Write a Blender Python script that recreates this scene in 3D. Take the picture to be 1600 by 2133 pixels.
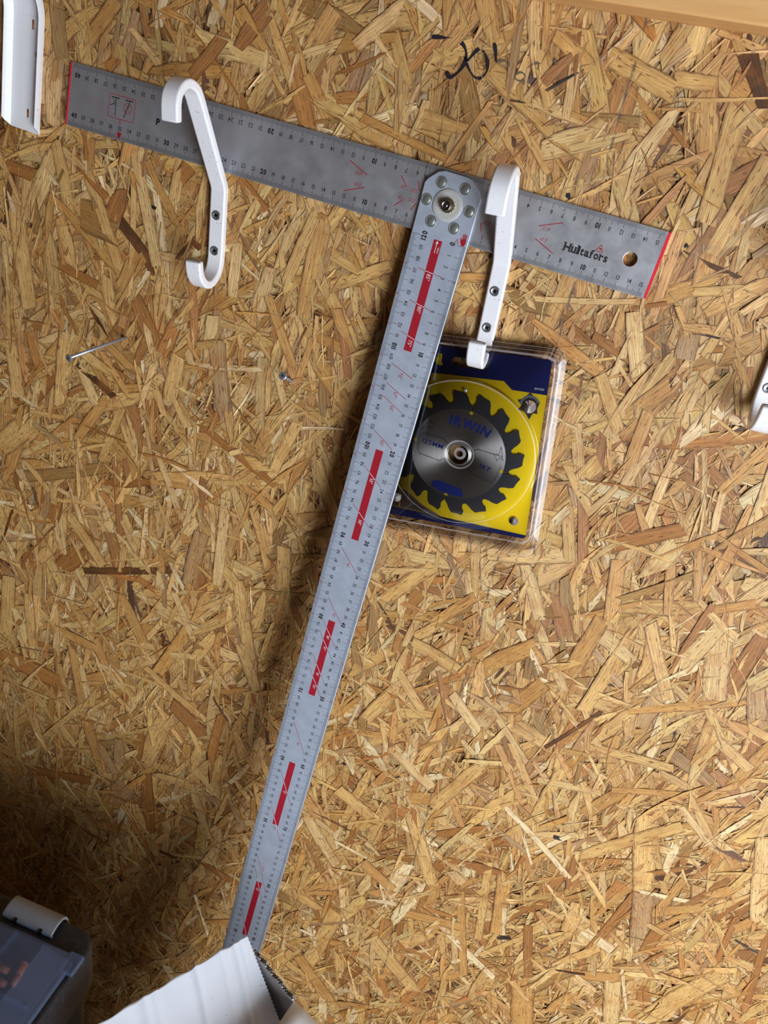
import bpy, math, random
import numpy as np
from mathutils import Matrix, Vector

for o in list(bpy.data.objects):
    bpy.data.objects.remove(o, do_unlink=True)
SC = bpy.context.scene
COL = SC.collection
R = math.radians
CM = 0.01

# ------------------------------------------------------------------ camera
FPX = 1607.13
CAM = np.array([13.126, -70.390, 9.735])                    # cm, wall plane is y = 0
CR = np.array([[0.941146, 0.302623, 0.150543],
               [-0.269132, 0.401501, 0.875423],
               [-0.20448, 0.864417, -0.459316]])            # right, up, forward
cam = bpy.data.cameras.new('camera')
camo = bpy.data.objects.new('camera', cam)
COL.objects.link(camo)
m = Matrix.Identity(4)
for i in range(3):
    m[i][0], m[i][1], m[i][2], m[i][3] = CR[0][i], CR[1][i], -CR[2][i], CAM[i] * CM
camo.matrix_world = m
cam.sensor_fit = 'HORIZONTAL'
cam.sensor_width = 36
cam.lens = 36 * FPX / 1600
cam.clip_start = 0.01
cam.dof.use_dof = True
cam.dof.focus_distance = 0.82
cam.dof.aperture_fstop = 30
SC.camera = camo

# ------------------------------------------------------------------ world, lights, exposure
W = bpy.data.worlds.new('shed_daylight')
SC.world = W
W.use_nodes = True
bg = W.node_tree.nodes['Background']
bg.inputs[0].default_value = (0.86, 0.93, 1.0, 1)
bg.inputs[1].default_value = 1.0


def area(name, loc, target, sx, sy, power, col):
    l = bpy.data.lights.new(name, 'AREA')
    l.shape = 'RECTANGLE'
    l.size, l.size_y, l.energy, l.color = sx, sy, power, col
    o = bpy.data.objects.new(name, l)
    COL.objects.link(o)
    o.location = loc
    o.rotation_euler = (Vector(target) - Vector(loc)).to_track_quat('-Z', 'Y').to_euler()
    return o


area('doorway_daylight', (1.26, -1.22, -0.56), (0.2, -0.1, -0.65), 0.85, 1.25, 41, (0.88, 0.94, 1.0))
SC.view_settings.view_transform = 'Standard'
SC.view_settings.look = 'None'
SC.view_settings.exposure = 0.12
SC.view_settings.gamma = 1.0
SC.view_settings.use_curve_mapping = False


# ------------------------------------------------------------------ helpers
def at(px, py, Y=None, Z=None):
    """point (cm) seen at a pixel of the 1600 x 2133 photograph, on the plane y = Y or z = Z"""
    d = CR[0] * (px - 800) / FPX - CR[1] * (py - 1066.5) / FPX + CR[2]
    s = (Y - CAM[1]) / d[1] if Y is not None else (Z - CAM[2]) / d[2]
    return CAM + s * d


def lin(c):
    return tuple((v / 12.92 if v <= 0.04045 else ((v + 0.055) / 1.055) ** 2.4) for v in [x / 255 for x in c])


def tag(o, label=None, cat=None, group=None, kind=None):
    if label: o['label'] = label
    if cat: o['category'] = cat
    if group: o['group'] = group
    if kind: o['kind'] = kind
    return o


def mat(name, col, rough=0.5, metal=0.0, spec=0.5, **kw):
    m = bpy.data.materials.new(name)
    m.use_nodes = True
    b = m.node_tree.nodes['Principled BSDF']
    b.inputs['Base Color'].default_value = (*col, 1)
    b.inputs['Roughness'].default_value = rough
    b.inputs['Metallic'].default_value = metal
    b.inputs['Specular IOR Level'].default_value = spec
    for k, v in kw.items():
        b.inputs[k].default_value = v
    return m


class N:
    def __init__(s, m):
        s.t = m.node_tree
        s.b = s.t.nodes['Principled BSDF']

    def n(s, typ, **kw):
        x = s.t.nodes.new(typ)
        for k, v in kw.items(): setattr(x, k, v)
        return x

    def l(s, a, b): s.t.links.new(a, b)

    def val(s, x, v):
        if hasattr(v, 'links') or hasattr(v, 'is_linked'): s.l(v, x)
        else: x.default_value = v

    def math(s, op, a, b=None, clamp=False):
        x = s.n('ShaderNodeMath', operation=op, use_clamp=clamp)
        s.val(x.inputs[0], a)
        if b is not None: s.val(x.inputs[1], b)
        return x.outputs[0]

    def noise(s, vec, scale, detail=2.0, rough=0.5):
        x = s.n('ShaderNodeTexNoise')
        s.l(vec, x.inputs['Vector'])
        x.inputs['Scale'].default_value = scale
        x.inputs['Detail'].default_value = detail
        x.inputs['Roughness'].default_value = rough
        return x.outputs[0]

    def mapr(s, v, a, b, c, d):
        x = s.n('ShaderNodeMapRange')
        s.l(v, x.inputs[0])
        for i, q in enumerate((a, b, c, d)): x.inputs[i + 1].default_value = q
        return x.outputs[0]

    def mix(s, fac, a, b, bt='MIX'):
        x = s.n('ShaderNodeMix', data_type='RGBA', blend_type=bt)
        s.val(x.inputs[0], fac)
        for i, v in ((6, a), (7, b)):
            if isinstance(v, tuple): x.inputs[i].default_value = (*v, 1)
            else: s.l(v, x.inputs[i])
        return x.outputs[2]

    def scale(s, vec, sc):
        x = s.n('ShaderNodeVectorMath', operation='MULTIPLY')
        s.l(vec, x.inputs[0])
        x.inputs[1].default_value = sc
        return x.outputs[0]

    def bump(s, h, strength, dist=0.0005):
        x = s.n('ShaderNodeBump')
        s.l(h, x.inputs['Height'])
        x.inputs['Strength'].default_value = strength
        x.inputs['Distance'].default_value = dist
        s.l(x.outputs[0], s.b.inputs['Normal'])


def mesh_obj(name, verts, faces, material, parent=None, smooth=False):
    """verts in cm, local to the parent"""
    me = bpy.data.meshes.new(name)
    me.from_pydata([tuple(float(c) * CM for c in v) for v in verts], [], faces)
    me.update()
    if smooth:
        me.shade_smooth()
    o = bpy.data.objects.new(name, me)
    COL.objects.link(o)
    if material: me.materials.append(material)
    if parent: o.parent = parent
    return o


def empty(name, M=None, loc=None):
    o = bpy.data.objects.new(name, None)
    o.empty_display_size = 0.02
    COL.objects.link(o)
    if M is not None: o.matrix_world = M
    if loc is not None: o.location = [c * CM for c in loc]
    return o


def frame(origin, ex, ey, ez):
    m = Matrix.Identity(4)
    for i in range(3):
        m[i][0], m[i][1], m[i][2], m[i][3] = ex[i], ey[i], ez[i], origin[i] * CM
    return m


def wall_frame(x, z, y=0.0, rot=0.0):
    """local x right, y up, z out of the wall"""
    c, s = math.cos(rot), math.sin(rot)
    return frame((x, y, z), (c, 0, s), (-s, 0, c), (0, -1, 0))


def bevel(o, w, seg=2, angle=40):
    b = o.modifiers.new('bevel', 'BEVEL')
    b.width = w * CM
    b.segments = seg
    b.limit_method = 'ANGLE'
    b.angle_limit = R(angle)
    return o


def copy_tree(o, parent=None):
    c = o.copy()
    COL.objects.link(c)
    if parent: c.parent = parent
    for ch in [x for x in bpy.data.objects if x.parent == o and x != c]:
        copy_tree(ch, c)
    return c


def curve_mesh(loops, extrude=0.0, bev=0.0, off=0.0):
    """flat plate (cm) from outline + holes, local z centred"""
    cu = bpy.data.curves.new('tmp', 'CURVE')
    cu.dimensions = '2D'
    cu.fill_mode = 'BOTH'
    cu.extrude = extrude
    cu.bevel_depth = bev
    cu.bevel_resolution = 1
    for lp in loops:
        s = cu.splines.new('POLY')
        s.points.add(len(lp) - 1)
        for i, p in enumerate(lp): s.points[i].co = (p[0], p[1], 0, 1)
        s.use_cyclic_u = True
    o = bpy.data.objects.new('tmp', cu)
    COL.objects.link(o)
    dg = bpy.context.evaluated_depsgraph_get()
    me = bpy.data.meshes.new_from_object(o.evaluated_get(dg))
    bpy.data.objects.remove(o)
    v = [tuple(x.co) for x in me.vertices]
    f = [tuple(p.vertices) for p in me.polygons]
    bpy.data.meshes.remove(me)
    return v, f


def plate(name, loops, z0, z1, material, parent, bev=0.0):
    """plate between local heights z0 and z1 (cm)"""
    h = (z1 - z0) / 2
    b = min(bev, h * 0.9)
    v, f = curve_mesh(loops, max(h - b, 1e-4), b)
    v = [(x, y, z + (z0 + z1) / 2) for x, y, z in v]
    o = mesh_obj(name, v, f, material, parent)
    return o


def circ(cx, cy, r, n=24, a0=0.0):
    return [(cx + r * math.cos(a0 + 2 * math.pi * i / n), cy + r * math.sin(a0 + 2 * math.pi * i / n)) for i in range(n)]


def rrect(x0, y0, x1, y1, r, n=5):
    out = []
    for cx, cy, a in ((x1 - r, y1 - r, 0), (x0 + r, y1 - r, 90), (x0 + r, y0 + r, 180), (x1 - r, y0 + r, 270)):
        for i in range(n + 1):
            t = R(a + 90 * i / n)
            out.append((cx + r * math.cos(t), cy + r * math.sin(t)))
    return out


def lathe(prof, n=24):
    """prof: list of (r, z) -> verts, faces"""
    v, f = [], []
    for r, z in prof:
        for i in range(n):
            a = 2 * math.pi * i / n
            v.append((r * math.cos(a), r * math.sin(a), z))
    for j in range(len(prof) - 1):
        for i in range(n):
            k = (i + 1) % n
            f.append((j * n + i, j * n + k, (j + 1) * n + k, (j + 1) * n + i))
    f.append(tuple(range(len(prof) * n - n, len(prof) * n)))
    f.append(tuple(reversed(range(n))))
    return v, f


def shift(vf, dx=0, dy=0, dz=0):
    return [(x + dx, y + dy, z + dz) for x, y, z in vf[0]], vf[1]


def joinvf(parts):
    V, F = [], []
    for v, f in parts:
        b = len(V)
        V += list(v)
        F += [tuple(i + b for i in q) for q in f]
    return V, F


def box(x0, y0, z0, x1, y1, z1):
    v = [(x, y, z) for x in (x0, x1) for y in (y0, y1) for z in (z0, z1)]
    f = [(0, 1, 3, 2), (4, 6, 7, 5), (0, 4, 5, 1), (2, 3, 7, 6), (0, 2, 6, 4), (1, 5, 7, 3)]
    return v, f


# glyphs ---------------------------------------------------------------
GL = {}


def glyph(ch, bold):
    k = (ch, bold)
    if k not in GL:
        cu = bpy.data.curves.new('g', 'FONT')
        cu.body = ch
        cu.size = 1.0
        cu.resolution_u = 3
        cu.offset = bold
        o = bpy.data.objects.new('g', cu)
        COL.objects.link(o)
        dg = bpy.context.evaluated_depsgraph_get()
        me = bpy.data.meshes.new_from_object(o.evaluated_get(dg))
        bpy.data.objects.remove(o)
        v = [(x.co.x, x.co.y) for x in me.vertices]
        f = [tuple(p.vertices) for p in me.polygons]
        bpy.data.meshes.remove(me)
        x0 = min(a[0] for a in v) if v else 0
        x1 = max(a[0] for a in v) if v else 0.3
        GL[k] = ([(a - x0, b) for a, b in v], f, x1 - x0)
    return GL[k]


class Print:
    """flat ink, collected in local plate coordinates (cm)"""

    def __init__(s): s.v, s.f = [], []

    def poly(s, pts):
        b = len(s.v)
        s.v += [tuple(p) for p in pts]
        s.f.append(tuple(range(b, b + len(pts))))

    def line(s, a, b, w):
        dx, dy = b[0] - a[0], b[1] - a[1]
        L = math.hypot(dx, dy) or 1
        nx, ny = -dy / L * w / 2, dx / L * w / 2
        s.poly([(a[0] - nx, a[1] - ny), (b[0] - nx, b[1] - ny), (b[0] + nx, b[1] + ny), (a[0] + nx, a[1] + ny)])

    def path(s, pts, w, closed=False):
        n = len(pts)
        for i in range(n if closed else n - 1): s.line(pts[i], pts[(i + 1) % n], w)

    def shape(s, loops):
        v, f = curve_mesh(loops)
        b = len(s.v)
        s.v += [(x, y) for x, y, z in v]
        s.f += [tuple(i + b for i in q) for q in f]

    def text(s, t, cx, cy, h, rot=0.0, bold=0.0, gap=0.09, sx=1.0, align='c'):
        """cap height h, centred on cx, cy"""
        k = h / 0.69
        x = 0
        items = []
        for ch in t:
            if ch == ' ':
                x += 0.3
                continue
            v, f, w = glyph(ch, bold)
            if ch == '1' and len(t) > 1: x += 0.05
            items.append((v, f, x))
            x += w + gap
        x -= gap
        c, sn = math.cos(rot), math.sin(rot)
        ox = {'c': x / 2, 'l': 0, 'r': x}[align]
        for v, f, x0 in items:
            b = len(s.v)
            for a, q in v:
                X, Y = (a + x0 - ox) * k * sx, (q - 0.345) * k
                s.v.append((cx + X * c - Y * sn, cy + X * sn + Y * c))
            s.f += [tuple(i + b for i in q) for q in f]

    def build(s, name, material, parent, z):
        return tag(mesh_obj(name, [(x, y, z) for x, y in s.v], s.f, material, parent), kind='stuff')


def strip(profile, thick, width, closed_ends=True):
    """bent bar: centreline in (out, up) cm, width along x; local x right, y up, z out"""
    P = [Vector((a, b)) for a, b in profile]
    n = len(P)
    L, Rr = [], []
    for i in range(n):
        if i == 0: t = P[1] - P[0]
        elif i == n - 1: t = P[-1] - P[-2]
        else: t = (P[i + 1] - P[i]).normalized() + (P[i] - P[i - 1]).normalized()
        t.normalize()
        nn = Vector((-t.y, t.x))
        k = 1.0
        if 0 < i < n - 1:
            c = (P[i + 1] - P[i]).normalized().dot(t)
            k = 1 / max(c, 0.5)
        L.append(P[i] + nn * thick / 2 * k)
        Rr.append(P[i] - nn * thick / 2 * k)
    v = []
    for a, b in zip(L, Rr):
        for q, x in ((a, -width / 2), (a, width / 2), (b, width / 2), (b, -width / 2)):
            v.append((x, q.y, q.x))
    f = []
    for i in range(n - 1):
        for j in range(4):
            k = (j + 1) % 4
            f.append((i * 4 + j, i * 4 + k, i * 4 + 4 + k, i * 4 + 4 + j))
    f += [(3, 2, 1, 0), (n * 4 - 4, n * 4 - 3, n * 4 - 2, n * 4 - 1)]
    return v, f


# ------------------------------------------------------------------ materials
def wood_strand_mat():
    m = mat('osb_strand', (0.5, 0.33, 0.17), 0.5, spec=0.6)
    g = N(m)
    ta = g.n('ShaderNodeAttribute', attribute_name='tone')
    tone = ta.outputs['Color']
    side = g.math('ABSOLUTE', g.math('SUBTRACT', g.math('MULTIPLY', ta.outputs['Alpha'], 2.0), 1.0))
    uv = g.n('ShaderNodeAttribute', attribute_name='grain').outputs['Vector']
    pos = g.n('ShaderNodeTexCoord').outputs['Object']
    st = g.noise(g.scale(uv, (0.28, 7.0, 1)), 1.0, 3, 0.6)
    fine = g.noise(g.scale(uv, (0.9, 26.0, 1)), 1.0, 2, 0.6)
    k = g.math('MULTIPLY', g.mapr(st, 0.3, 0.7, 0.68, 1.16), g.mapr(fine, 0.3, 0.7, 0.80, 1.12))
    c = g.n('ShaderNodeVectorMath', operation='SCALE')
    g.l(tone, c.inputs[0])
    g.l(k, c.inputs['Scale'])
    # short resin flecks along the grain, and resin soaked patches over the board
    fl = g.noise(g.scale(uv, (1.3, 7.0, 1)), 1.0, 1.5)
    c2 = g.mix(g.mapr(fl, 0.62, 0.69, 0, 0.85), c.outputs[0], lin((118, 64, 28)))
    pt = g.noise(pos, 34.0, 3, 0.6)
    c3 = g.mix(g.mapr(pt, 0.46, 0.7, 0, 0.5), c2, lin((172, 106, 42)))
    ed = g.math('MULTIPLY', g.mapr(side, 0.70, 1.0, 0, 1), g.mapr(fl, 0.35, 0.6, 0.35, 0.95))  # resin stain plus painted gap shade along the strand edges
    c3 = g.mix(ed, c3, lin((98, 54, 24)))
    # faint pencil line running down the board
    sep = g.n('ShaderNodeSeparateXYZ')
    g.l(pos, sep.inputs[0])
    d = g.math('SUBTRACT', sep.outputs[0], g.math('ADD', g.math('MULTIPLY', sep.outputs[2], PENCIL[0]), PENCIL[1]))
    wob = g.mapr(g.noise(pos, 30.0, 2), 0, 1, -0.0025, 0.0025)
    d = g.math('ABSOLUTE', g.math('ADD', d, wob))
    pm = g.math('MULTIPLY', g.mapr(d, 0.0006, 0.0014, 1, 0), g.mapr(g.noise(pos, 90.0, 3), 0.42, 0.56, 0, 0.75))
    c4 = g.mix(pm, c3, lin((78, 72, 62)))
    # sooty smudges
    sm = g.math('MULTIPLY', g.mapr(g.noise(pos, 17.0, 2), 0.66, 0.78, 0, 1), g.mapr(g.noise(pos, 120.0, 3), 0.4, 0.65, 0, 0.6))
    c5 = g.mix(sm, c4, lin((112, 102, 84)))
    g.l(c5, g.b.inputs['Base Color'])
    g.l(g.mapr(st, 0.3, 0.7, 0.62, 0.42), g.b.inputs['Roughness'])
    g.bump(g.math('ADD', st, g.math('MULTIPLY', fine, 0.6)), 0.8, 0.0008)
    return m


pa, pb = at(1325, 120, Y=0), at(1015, 1240, Y=0)
pk = (pb[0] - pa[0]) / (pb[2] - pa[2])
PENCIL = (pk, (pa[0] - pk * pa[2]) * CM)

M_STRAND = wood_strand_mat()
M_BOARD = mat('osb_core', lin((112, 70, 36)), 0.8)


def timber_mat(name, c1, c2):
    m = mat(name, c1, 0.6, spec=0.3)
    g = N(m)
    pos = g.n('ShaderNodeTexCoord').outputs['Object']
    a = g.noise(g.scale(pos, (5, 60, 60)), 1.0, 4, 0.6)
    b = g.noise(g.scale(pos, (14, 330, 330)), 1.0, 2, 0.6)
    x = g.math('ADD', g.math('MULTIPLY', a, 0.7), g.math('MULTIPLY', b, 0.3))
    g.l(g.mix(g.mapr(x, 0.35, 0.65, 0, 1), c1, c2), g.b.inputs['Base Color'])
    g.bump(b, 0.3, 0.0004)
    return m


M_BEAM = timber_mat('planed_pine', lin((226, 178, 118)), lin((206, 150, 90)))
M_FLOOR = timber_mat('floor_board', lin((120, 92, 62)), lin((92, 68, 44)))


def alu_mat(name, base, rough, metal=0.72):
    m = mat(name, base, rough, metal=metal)
    g = N(m)
    pos = g.n('ShaderNodeTexCoord').outputs['Object']
    sc = g.noise(g.scale(pos, (26, 900, 200)), 1.0, 2, 0.5)
    wr = g.noise(pos, 60.0, 4, 0.65)
    g.l(g.mapr(wr, 0.3, 0.7, rough - 0.06, rough + 0.1), g.b.inputs['Roughness'])
    g.l(g.mix(g.mapr(wr, 0.35, 0.75, 0, 0.22), base, tuple(min(1, c * 1.25) for c in base)), g.b.inputs['Base Color'])
    g.bump(sc, 0.12, 0.0002)
    return m


M_ALU = alu_mat('anodised_aluminium', lin((184, 185, 192)), 0.42)
M_ALU2 = alu_mat('anodised_rule', lin((188, 198, 216)), 0.45, 0.5)
M_INK = mat('black_print', (0.012, 0.012, 0.014), 0.5)
M_TICK = mat('tick_print', (0.035, 0.035, 0.04), 0.5)
M_RED = mat('red_print', lin((158, 22, 40)), 0.45)
M_REDEDGE = mat('red_paint', lin((226, 36, 60)), 0.4)
M_WHITEINK = mat('white_print', lin((214, 214, 220)), 0.5)
M_STEEL = mat('zinc_rivet', lin((158, 164, 160)), 0.34, metal=0.7)
M_STEEL2 = mat('bolt_steel', lin((120, 120, 122)), 0.3, metal=1.0)
M_BRASS = mat('brass', lin((190, 172, 120)), 0.35, metal=1.0)
M_NYLON = mat('nylon_washer', lin((182, 182, 180)), 0.3, spec=0.5)
M_HOLE = mat('hole_dark', (0.012, 0.008, 0.005), 0.9)


def coat_mat():
    m = mat('white_plastic_coating', lin((236, 236, 242)), 0.32, spec=0.5)
    g = N(m)
    pos = g.n('ShaderNodeTexCoord').outputs['Object']
    gr = g.noise(pos, 420.0, 2, 0.6)
    bl = g.noise(pos, 32.0, 2)
    f = g.math('MULTIPLY', g.mapr(gr, 0.62, 0.7, 0, 0.5), g.mapr(bl, 0.5, 0.62, 0, 1))
    g.l(g.mix(f, lin((236, 236, 242)), lin((150, 145, 140))), g.b.inputs['Base Color'])
    return m


M_WHITE = coat_mat()
M_CHIP = mat('chipped_coating', lin((92, 84, 86)), 0.7)


def clear_mat(name, tint, gloss=0.12):
    m = bpy.data.materials.new(name)
    m.use_nodes = True
    t = m.node_tree
    t.nodes.clear()
    out = t.nodes.new('ShaderNodeOutputMaterial')
    tr = t.nodes.new('ShaderNodeBsdfTransparent')
    tr.inputs[0].default_value = (*tint, 1)
    gl = t.nodes.new('ShaderNodeBsdfGlossy')
    gl.inputs['Roughness'].default_value = 0.06
    lw = t.nodes.new('ShaderNodeFresnel')
    lw.inputs[0].default_value = 1.5
    mx = t.nodes.new('ShaderNodeMixShader')
    t.links.new(lw.outputs[0], mx.inputs[0])
    t.links.new(tr.outputs[0], mx.inputs[1])
    t.links.new(gl.outputs[0], mx.inputs[2])
    t.links.new(mx.outputs[0], out.inputs[0])
    return m


M_CLEAR = clear_mat('clear_blister', (0.95, 0.94, 0.955))
M_EDGE = clear_mat('clear_blister_edge', (0.93, 0.91, 0.93))
_t = M_EDGE.node_tree
_d = _t.nodes.new('ShaderNodeBsdfDiffuse')
_d.inputs[0].default_value = (*lin((232, 222, 226)), 1)
_m = _t.nodes.new('ShaderNodeMixShader')
_m.inputs[0].default_value = 0.24
_o = _t.nodes['Material Output']
_t.links.new(_o.inputs[0].links[0].from_socket, _m.inputs[1])
_t.links.new(_d.outputs[0], _m.inputs[2])
_t.links.new(_m.outputs[0], _o.inputs[0])


# ------------------------------------------------------------------ wall: OSB board built from strands
rng = np.random.default_rng(11)
BOARD_X, BOARD_Z = (-135.0, 127.0), (-168.0, 75.0)
wall = mesh_obj('wall_back', *box(BOARD_X[0], 0.22, BOARD_Z[0], BOARD_X[1], 1.4, BOARD_Z[1]), M_BOARD)
tag(wall, 'oriented strand board wall of pressed wood strands behind the tools', 'wall', kind='structure')

TONES = {'P': (230, 196, 140), 'L': (224, 184, 120), 'M': (208, 160, 96), 'B': (170, 118, 64),
         'O': (194, 136, 76), 'D': (92, 62, 38), 'K': (40, 34, 34), 'G': (188, 154, 112), 'V': (166, 132, 80),
         'W': (246, 224, 182)}
TL = {k: np.array(lin(v)) * (1.0, 0.93, 0.80) for k, v in TONES.items()}


def make_strands(cx, cz, ang, L, Wd, h, col, nseg=4, neat=None):
    """vectorised thin irregular flakes; returns verts (n, k, 3), quads template, uv (n,k,3), colour (n,k,3)"""
    n = len(cx)
    ns = nseg + 1
    t = np.linspace(-0.5, 0.5, ns)[None, :].repeat(n, 0)
    ca, sa = np.cos(ang)[:, None], np.sin(ang)[:, None]
    rough = np.ones(n) if neat is None else neat
    bend = rng.normal(0, 0.022, n)[:, None] * L[:, None] * rough[:, None]
    lat = bend * (1 - 4 * t * t)
    side = []
    e0, e1 = rng.uniform(0.05, 1.0, n) ** 0.5, rng.uniform(0.05, 1.0, n) ** 0.5
    e0 = np.where(rough < 0.6, 0.75 + 0.25 * e0, e0)
    e1 = np.where(rough < 0.6, 0.75 + 0.25 * e1, e1)
    taper = np.ones((n, ns))
    taper[:, 0] = e0
    taper[:, -1] = e1
    if nseg > 3:
        taper[:, 1] = 0.75 + 0.25 * e0
        taper[:, -2] = 0.75 + 0.25 * e1
    tl = rng.normal(0, 0.04, n)[:, None]
    tw = rng.normal(0, 0.026, n)[:, None]
    V = np.zeros((n, 4 * ns, 3))
    UV = np.zeros((n, 4 * ns, 3))
    idr = rng.uniform(0, 400, n)[:, None]
    SD = np.zeros((n, 4 * ns))
    sk = [rng.normal(0, 0.35, (n, 2)) * Wd[:, None] * rough[:, None] for _ in range(2)]
    for si, s in enumerate((-1, 1)):
        jit = 1 + rng.normal(0, 0.10, (n, ns)) * rough[:, None]
        w = s * Wd[:, None] / 2 * taper * jit
        tt = t * L[:, None]
        tt = tt.copy()
        tt[:, 0] += sk[si][:, 0]
        tt[:, -1] += sk[si][:, 1]
        a = w + lat
        x = cx[:, None] + tt * sa + a * ca
        z = cz[:, None] + tt * ca - a * sa
        hh = h[:, None] + tl * t * 2 + tw * s + rng.normal(0, 0.004, (n, ns)) - 0.02 * (2 * t) ** 4
        y = 0.12 - hh
        V[:, si * ns:(si + 1) * ns] = np.stack([x, y, z], -1)
        V[:, (2 + si) * ns:(3 + si) * ns] = np.stack([x, y + 0.055, z], -1)
        u3 = np.stack([tt + idr, a + idr * 1.7, idr * 0.31 + 0 * tt], -1)
        UV[:, si * ns:(si + 1) * ns] = u3
        SD[:, si * ns:(si + 1) * ns] = si
        SD[:, (2 + si) * ns:(3 + si) * ns] = si
        UV[:, (2 + si) * ns:(3 + si) * ns] = u3
    Q = []
    for i in range(nseg):
        Q.append((i, i + 1, ns + i + 1, ns + i))
        Q.append((i, 2 * ns + i, 2 * ns + i + 1, i + 1))
        Q.append((ns + i, ns + i + 1, 3 * ns + i + 1, 3 * ns + i))
    Q.append((0, ns, 3 * ns, 2 * ns))
    Q.append((ns - 1, 3 * ns - 1, 4 * ns - 1, 2 * ns - 1))
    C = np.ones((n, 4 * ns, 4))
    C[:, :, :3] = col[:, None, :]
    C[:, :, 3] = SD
    C[:, 2 * ns:, :3] *= 0.32            # resin brown cut edges, with the shade of the gaps painted in
    return V, np.array(Q), UV, C


def strands_obj(name, V, Q, UV, C, parent):
    n, k, _ = V.shape
    me = bpy.data.meshes.new(name)
    nf = len(Q) * n
    me.vertices.add(n * k)
    me.vertices.foreach_set('co', (V * CM).astype(np.float32).ravel())
    idx = (Q[None] + (np.arange(n) * k)[:, None, None]).astype(np.int32).ravel()
    me.loops.add(nf * 4)
    me.loops.foreach_set('vertex_index', idx)
    me.polygons.add(nf)
    me.polygons.foreach_set('loop_start', np.arange(0, nf * 4, 4, dtype=np.int32))
    me.update(calc_edges=True)
    me.shade_flat()
    a = me.attributes.new('tone', 'FLOAT_COLOR', 'POINT')
    a.data.foreach_set('color', C.astype(np.float32).ravel())
    b = me.attributes.new('grain', 'FLOAT_VECTOR', 'POINT')
    b.data.foreach_set('vector', UV.astype(np.float32).ravel())
    me.materials.append(M_STRAND)
    o = bpy.data.objects.new(name, me)
    COL.objects.link(o)
    o.parent = parent
    return o


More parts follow.
